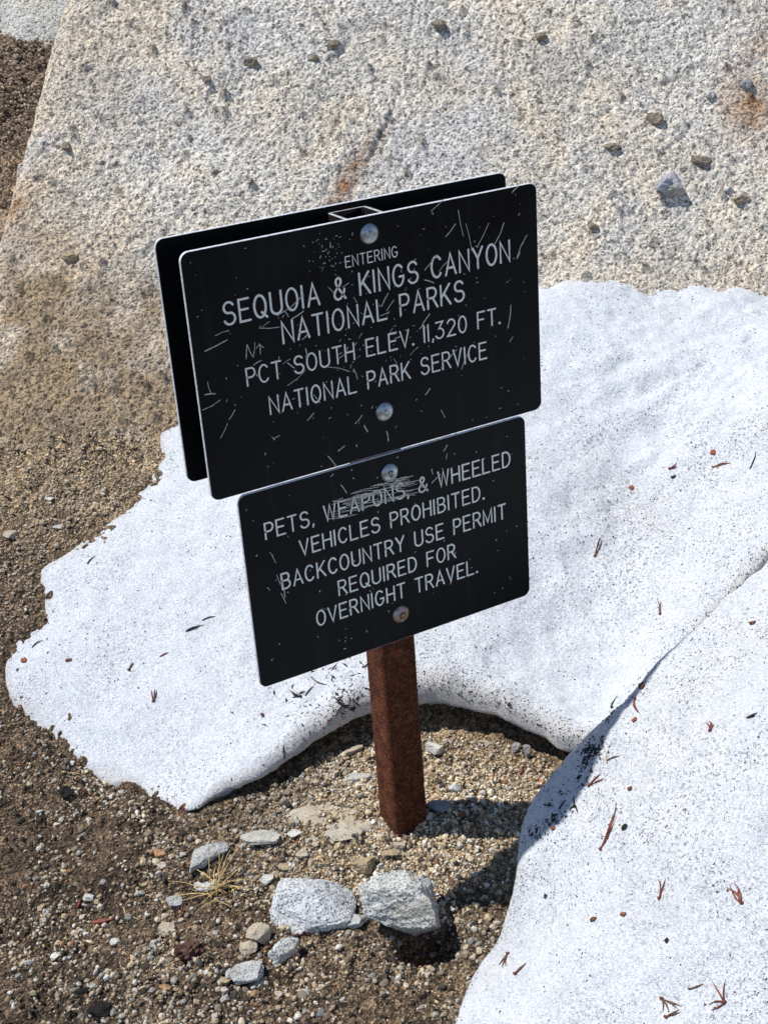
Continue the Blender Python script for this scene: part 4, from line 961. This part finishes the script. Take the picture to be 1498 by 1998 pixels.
N = len(q); VV, FF = ico(1); base = np.array([tuple(v) for v in VV]); FF = np.array(FF)
x, y = to_xy(q, r); z = np.maximum(ground_full(q, r), rock_surface(q, r))
jit = 1+rng.normal(0, .16, (N, len(base), 1))
P = base[None]*jit*rng.uniform(.6, 1.25, (N, 1, 3))
an = rng.uniform(0, 6.283, (N, 3)); ca, sa = np.cos(an), np.sin(an)
def rotz(P, c, s_): return np.stack([P[..., 0]*c-P[..., 1]*s_, P[..., 0]*s_+P[..., 1]*c, P[..., 2]], -1)
P = rotz(P, ca[:, :1], sa[:, :1]); P = P[..., [1, 2, 0]]; P = rotz(P, ca[:, 1:2], sa[:, 1:2]); P = P[..., [2, 0, 1]]
P = P*(s/2)[:, None, None] + np.stack([x, y, z+s*.12], 1)[:, None]
pal = np.array([(.66, .57, .43), (.55, .44, .29), (.50, .48, .44), (.76, .73, .66), (.24, .18, .13), (.07, .06, .05), (.36, .20, .11), (.43, .35, .25)])
dryg = sstep(.28, .08, np.hypot(q-.02, r-.03)); upg = sstep(.3, .6, r)
pw = np.array([.22, .20, .13, .11, .12, .09, .04, .09]); ci = rng.choice(8, N, p=pw/pw.sum())
c = pal[ci]*rng.uniform(.75, 1.2, (N, 1)); um = (upg*.7)[:, None]; c = c*(1-um)+np.array([.47, .385, .28])*um*rng.uniform(.6, 1.2, (N, 1)); fr = (r > 1.1)[:, None]; c = np.where(fr, np.array([.34, .27, .20])*rng.uniform(.45, 1.4, (N, 1)), c); dim = (.72+.28*np.clip(dryg+upg, 0, 1)+.25*fbm(q, r, .09, 2, 411))[:, None]
c = np.clip(c*np.clip(dim, .45, 1.15), .02, .8)
me = mesh_np('grit', P.reshape(-1, 3), (FF[None]+(np.arange(N)*len(base))[:, None, None]).reshape(-1, 3), np.repeat(c, len(base), 0), False)
tag(link_mesh('gravel', me, M_GRAIN), 'loose sandy gravel grains covering the bare ground', kind='stuff')

# ---------------------------------------------------------------- dark specks and litter on the snow
def flakes(V, Fc, N, size, dens, seed, wid=(.25, .7)):
    g = np.random.default_rng(seed); a, b, c = V[Fc[:, 0]], V[Fc[:, 1]], V[Fc[:, 2]]
    nrm = np.cross(b-a, c-a); ar = np.linalg.norm(nrm, axis=1); nrm /= ar[:, None]+1e-12
    cx = (a+c)/2; q, r = to_qr(cx[:, 0], cx[:, 1]); w = ar*dens(q, r, nrm); w[nrm[:, 2] < .05] = 0
    i = g.choice(len(Fc), N, p=w/w.sum()); u = g.uniform(size=(N, 1)); p = a[i]*(1-u)+c[i]*u + (b[i]-a[i])*g.uniform(-.4, .4, (N, 1)); n = nrm[i]
    p = p + 0*n
    t = np.cross(n, g.normal(size=(N, 3))); t /= np.linalg.norm(t, axis=1)[:, None]; bt = np.cross(n, t)
    L = g.choice(size, N)*g.uniform(.6, 1.4, N); W = L*g.uniform(*wid, N); Hh = np.minimum(L*.35, .0012)
    k = lambda al, be, ga: p+t*(L*al)[:, None]+bt*(W*be)[:, None]+n*(Hh*ga)[:, None]
    bend = g.uniform(-1.2, 1.2, N)
    Vt = np.stack([k(-.5, 0, .1), k(0, .5+bend*.5, .2), k(.5, 0, .1), k(0, -.5+bend*.5, .2), k(0, bend*.5, 1.)], 1)
    ft = np.array([(0, 3, 4), (3, 2, 4), (2, 1, 4), (1, 0, 4)])
    return Vt.reshape(-1, 3), (ft[None]+(np.arange(N)*5)[:, None, None]).reshape(-1, 3)
def vis(q, r): return (np.abs(q) < .85)*(r > -.62)*(r < 1.0)
def dens_patch(q, r, n):
    d = np.clip(.25+1.2*fbm(q, r, .07, 4, 421)+.5*sstep(.2, .45, q)*sstep(.66, .5, r), .05, 2)
    e = poly_dist(q, r, snow_poly)
    return vis(q, r)*(d + 3.0*sstep(.05, .005, e)*sstep(-.2, -.05, q)*sstep(.3, .17, r))
def dens_bank(q, r, n): return vis(q, r)*np.clip(.3+1.2*fbm(q, r, .07, 4, 423), .05, 2)
def dens_litter(q, r, n): return np.exp(-((q+.09)/.07)**2-((r-.185)/.06)**2)+.0
def dens_shade(q, r, n): return np.exp(-((q-.215)/.045)**2-((r-(-.150+.62*(q-.19)))/.020)**2)*np.clip(.1+1.8*fbm(q, r, .022, 2, 425), .01, 2)
sets = [flakes(snow_V, snow_F, 7500, [.0018, .0022, .0028, .0036], dens_patch, 431), flakes(bank_V, bank_F, 6500, [.0015, .002, .0024, .003], dens_bank, 433),
        flakes(snow_V, snow_F, 130, [.004, .006, .009, .013], dens_litter, 435, (.12, .32)), flakes(bank_V, bank_F, 430, [.002, .003, .0045, .008], dens_shade, 437, (.15, .5))]
gi = np.arange(len(gq)*len(gr)).reshape(len(gq), len(gr)); gv = np.stack([X.ravel(), Y.ravel(), Z.ravel()], 1)
iq, ir = np.where((gq > -.8) & (gq < .3))[0], np.where((gr > -.42) & (gr < .95))[0]
gf = np.stack([gi[iq[:-1]][:, ir[:-1]], gi[iq[1:]][:, ir[:-1]], gi[iq[1:]][:, ir[1:]], gi[iq[:-1]][:, ir[1:]]], -1).reshape(-1, 4)
def dens_ground(q, r, n):
    ok = (poly_dist(q, r, snow_poly) < 0) & (poly_dist(q, r, bank_poly) < 0) & (ground_base(q, r) > rock_base(q, r)-.01)
    dr = sstep(.30, .10, np.hypot(q-.02, r-.02))
    return ok*np.clip(.35+1.1*fbm(q, r, .10, 3, 441)+.5*sstep(-.05, -.25, r), .03, 2)*(1-.85*dr)
gset = flakes(gv, gf, 4200, [.003, .004, .006, .009, .015], dens_ground, 443, (.12, .5))
tag(link_mesh('debris', mesh_np('debris', gset[0]+np.array([0, 0, .0012]), gset[1], None, False), M_DEBRIS), 'dark bits of bark and needle scattered over the gravel', kind='stuff')
off = 0; VV, FF = [], []
for v, f_ in sets: VV.append(v); FF.append(f_+off); off += len(v)
tag(link_mesh('litter', mesh_np('litter', np.concatenate(VV), np.concatenate(FF), None, False), M_DEBRIS), 'dark specks of bark and grit scattered over the snow', kind='stuff')

# ---------------------------------------------------------------- needles, buds, grass, cone, bark
def tube_mesh(name, pts, radii, sides=5):
    bm = bmesh.new(); rings = []
    for i, p in enumerate(pts):
        d = (pts[min(i+1, len(pts)-1)]-pts[max(i-1, 0)]).normalized(); a = d.orthogonal().normalized(); b = d.cross(a)
        rings.append([bm.verts.new(p+(a*math.cos(2*math.pi*k/sides)+b*math.sin(2*math.pi*k/sides))*radii[i]) for k in range(sides)])
    for A, B in zip(rings, rings[1:]):
        for k in range(sides): bm.faces.new((A[k], A[(k+1) % sides], B[(k+1) % sides], B[k]))
    bm.faces.new(rings[0][::-1]); bm.faces.new(rings[-1])
    return bm_mesh(name, bm, True)
nr = random.Random(21)
for q, r, tips, colr, label in NEEDLES:
    p0, n0, k0 = on_surface(q, r)
    twig = any(w in label for w in ('twig', 'stick', 'straw'))
    root = empty('twig' if twig else 'pine_needles', p0)
    tag(root, label, 'twig' if twig else 'pine needles')
    for tq, tr in tips:
        L = math.hypot(tq, tr); bow = nr.uniform(-.12, .12); pts, rad = [], []
        for i in range(6):
            t = i/5; a, b = q+tq*t-tr*bow*4*t*(1-t), r+tr*t+tq*bow*4*t*(1-t)
            p, n, k = on_surface(a, b); w = .00095
            if p.z < p0.z-.010-.5*L*t: p.z = p0.z-.35*L*t
            if 'thick' in label: w = .0019
            pts.append(p+Vector((0, 0, 1))*w*(.9+.8*math.sin(math.pi*t))-p0); rad.append(w*(1 if t < .6 else 1-.75*(t-.6)/.4))
        link_mesh('needle', tube_mesh('needle', pts, rad, 5), M_NEEDLE[colr], root)
    if len(tips) > 1 and not twig:
        t = Vector((0, 0, .0016)); d = Vector((nr.uniform(-1, 1), nr.uniform(-1, 1), 0)).normalized()*.002
        link_mesh('sheath', tube_mesh('sheath', [t-d, t+d], [.0018, .0015], 6), M_NEEDLE['dark' if colr == 'dark' else 'red'], root)
for i, (q, r, w, h, label) in enumerate(BUDS):
    VV, FF = rock_shape(700+i, (max(w, .006), max(h, .006)*.75, .0036), 6, .5, 3, 0)
    me = bpy.data.meshes.new('bud_scale'); me.from_pydata([tuple(v) for v in VV], [], FF); me.update()
    for p in me.polygons: p.use_smooth = True
    dark = any(x in label for x in ('dark', 'black'))
    o = link_mesh('bud_scale', me, M_DEBRIS if dark else (M_BUD2 if 'brown' in label or i % 3 == 0 else M_BUD))
    pos, n, k = on_surface(q, r); o.location = pos+n*.0018; o.rotation_euler = (Vector((0, 0, 1)).rotation_difference(n).to_matrix().to_4x4() @ Matrix.Rotation(AZ+nr.uniform(-.5, .5), 4, 'Z')).to_euler()
    tag(o, label, 'seed' if 'seed' in label else 'bud scale')

p0, n0, k0 = on_surface(*GRASS_AT)
grass = tag(empty('grass_tuft', p0), 'dry yellow grass tuft between the curved pale stone and the pine cone', 'grass tuft')
def blade(a0, rise, L, w, curl, bx, by):
    pts = []; p = Vector((bx, by, .001)); el = rise; az = a0
    for i in range(9):
        pts.append(p.copy()); p = p + Vector((math.cos(az)*math.cos(el), math.sin(az)*math.cos(el), math.sin(el)))*L/8
        el -= curl/8; az += nr.uniform(-.16, .16)
        if p.z < .0025: p.z = .0025; el = max(el, nr.uniform(-.05, .25))
    link_mesh('blade', tube_mesh('blade', pts, [w*(1-.7*i/8) for i in range(9)], 4), M_GRASS, grass)
for a, rise, L, curl in ((80, 1.25, .080, .5), (88, 1.1, .070, .2), (62, 1.2, .066, 1.1), (48, .95, .070, .6), (35, .8, .055, 1.3), (75, 1.35, .055, .9),
                         (150, .6, .060, .7), (172, .45, .062, .5), (195, .35, .055, .4), (215, .4, .045, .6), (10, .5, .062, .8), (-15, .4, .058, .7), (240, .3, .035, .5), (110, .8, .05, 1.4), (140, .3, .045, .3)):
    blade(math.radians(a)+AZ, rise, L, .0010, curl, nr.uniform(-.008, .008), nr.uniform(-.008, .008))
for k in range(22): blade(nr.uniform(0, 6.28), nr.uniform(.1, .7), nr.uniform(.02, .045), .0008, nr.uniform(.2, 1.2), nr.uniform(-.022, .022), nr.uniform(-.02, .02))

p0, n0, k0 = on_surface(*CONE_AT)
cone = tag(empty('pine_cone', p0+Vector((0, 0, .006))), 'dark reddish brown broken pine cone on the gravel below the dry grass', 'pine cone')
VV, FF = rock_shape(801, (.030, .022, .020), 3, .1, 3, 0)
me = bpy.data.meshes.new('core'); me.from_pydata([tuple(v) for v in VV], [], FF); me.update(); link_mesh('core', me, M_CONE, cone)
for i in range(34):
    ring = i // 7; a = i*2.4; u = -1+2*(ring+.5)/5; rr_ = math.sqrt(max(0, 1-u*u*.75))
    c = Vector((u*.016, math.cos(a)*rr_*.011, math.sin(a)*rr_*.010))
    if c.z < -.006: continue
    VV, FF = rock_shape(820+i % 5, (.011, .009, .0035), 2, .1, 1, 0)
    me = bpy.data.meshes.new('scale'); me.from_pydata([tuple(v) for v in VV], [], FF); me.update()
    o = link_mesh('scale', me, M_CONE, cone); nn = (c.normalized()+Vector((.8, 0, 0))).normalized()
    o.location = c; o.rotation_euler = (nn.to_track_quat('X', 'Z')).to_euler()
cone.rotation_euler = (0, 0, AZ+.5)
for i, ((q, r), (w, h), lab) in enumerate(zip(BARK_AT, ((.028, .03), (.045, .035), (.04, .014)), ('black charred bark chip on the gravel below the left snow lobe', 'black charred lump at the bottom edge left of centre', 'black bark sliver on the gravel above the charred lump'))):
    o = add_stone('bark_chip', q, r, w, h, 'greydark', lab, 880+i, 'bark', dict(dims=(w, h*.8, h*.5), rough=.4, sub=4, tip=.2, sink=.25))
    o.data.materials.clear(); o.data.materials.append(M_BARK)
# pale crust of old concrete or caliche bedded in front of the post foot
VV, FF = rock_shape(901, (.125, .085, .015), 10, .26, 5, .2)
me = bpy.data.meshes.new('stone'); me.from_pydata([tuple(v) for v in VV], [], FF); me.update()
for p in me.polygons: p.use_smooth = True
o = link_mesh('stone', me, STONE['crust']); pos, n, k = on_surface(-.105, .0); o.location = pos+Vector((0, 0, -.0082)); o.rotation_euler = (math.radians(5), 0, AZ)
tag(o, 'flat tan crusted stone bedded in the ground left of the post foot', 'stone')
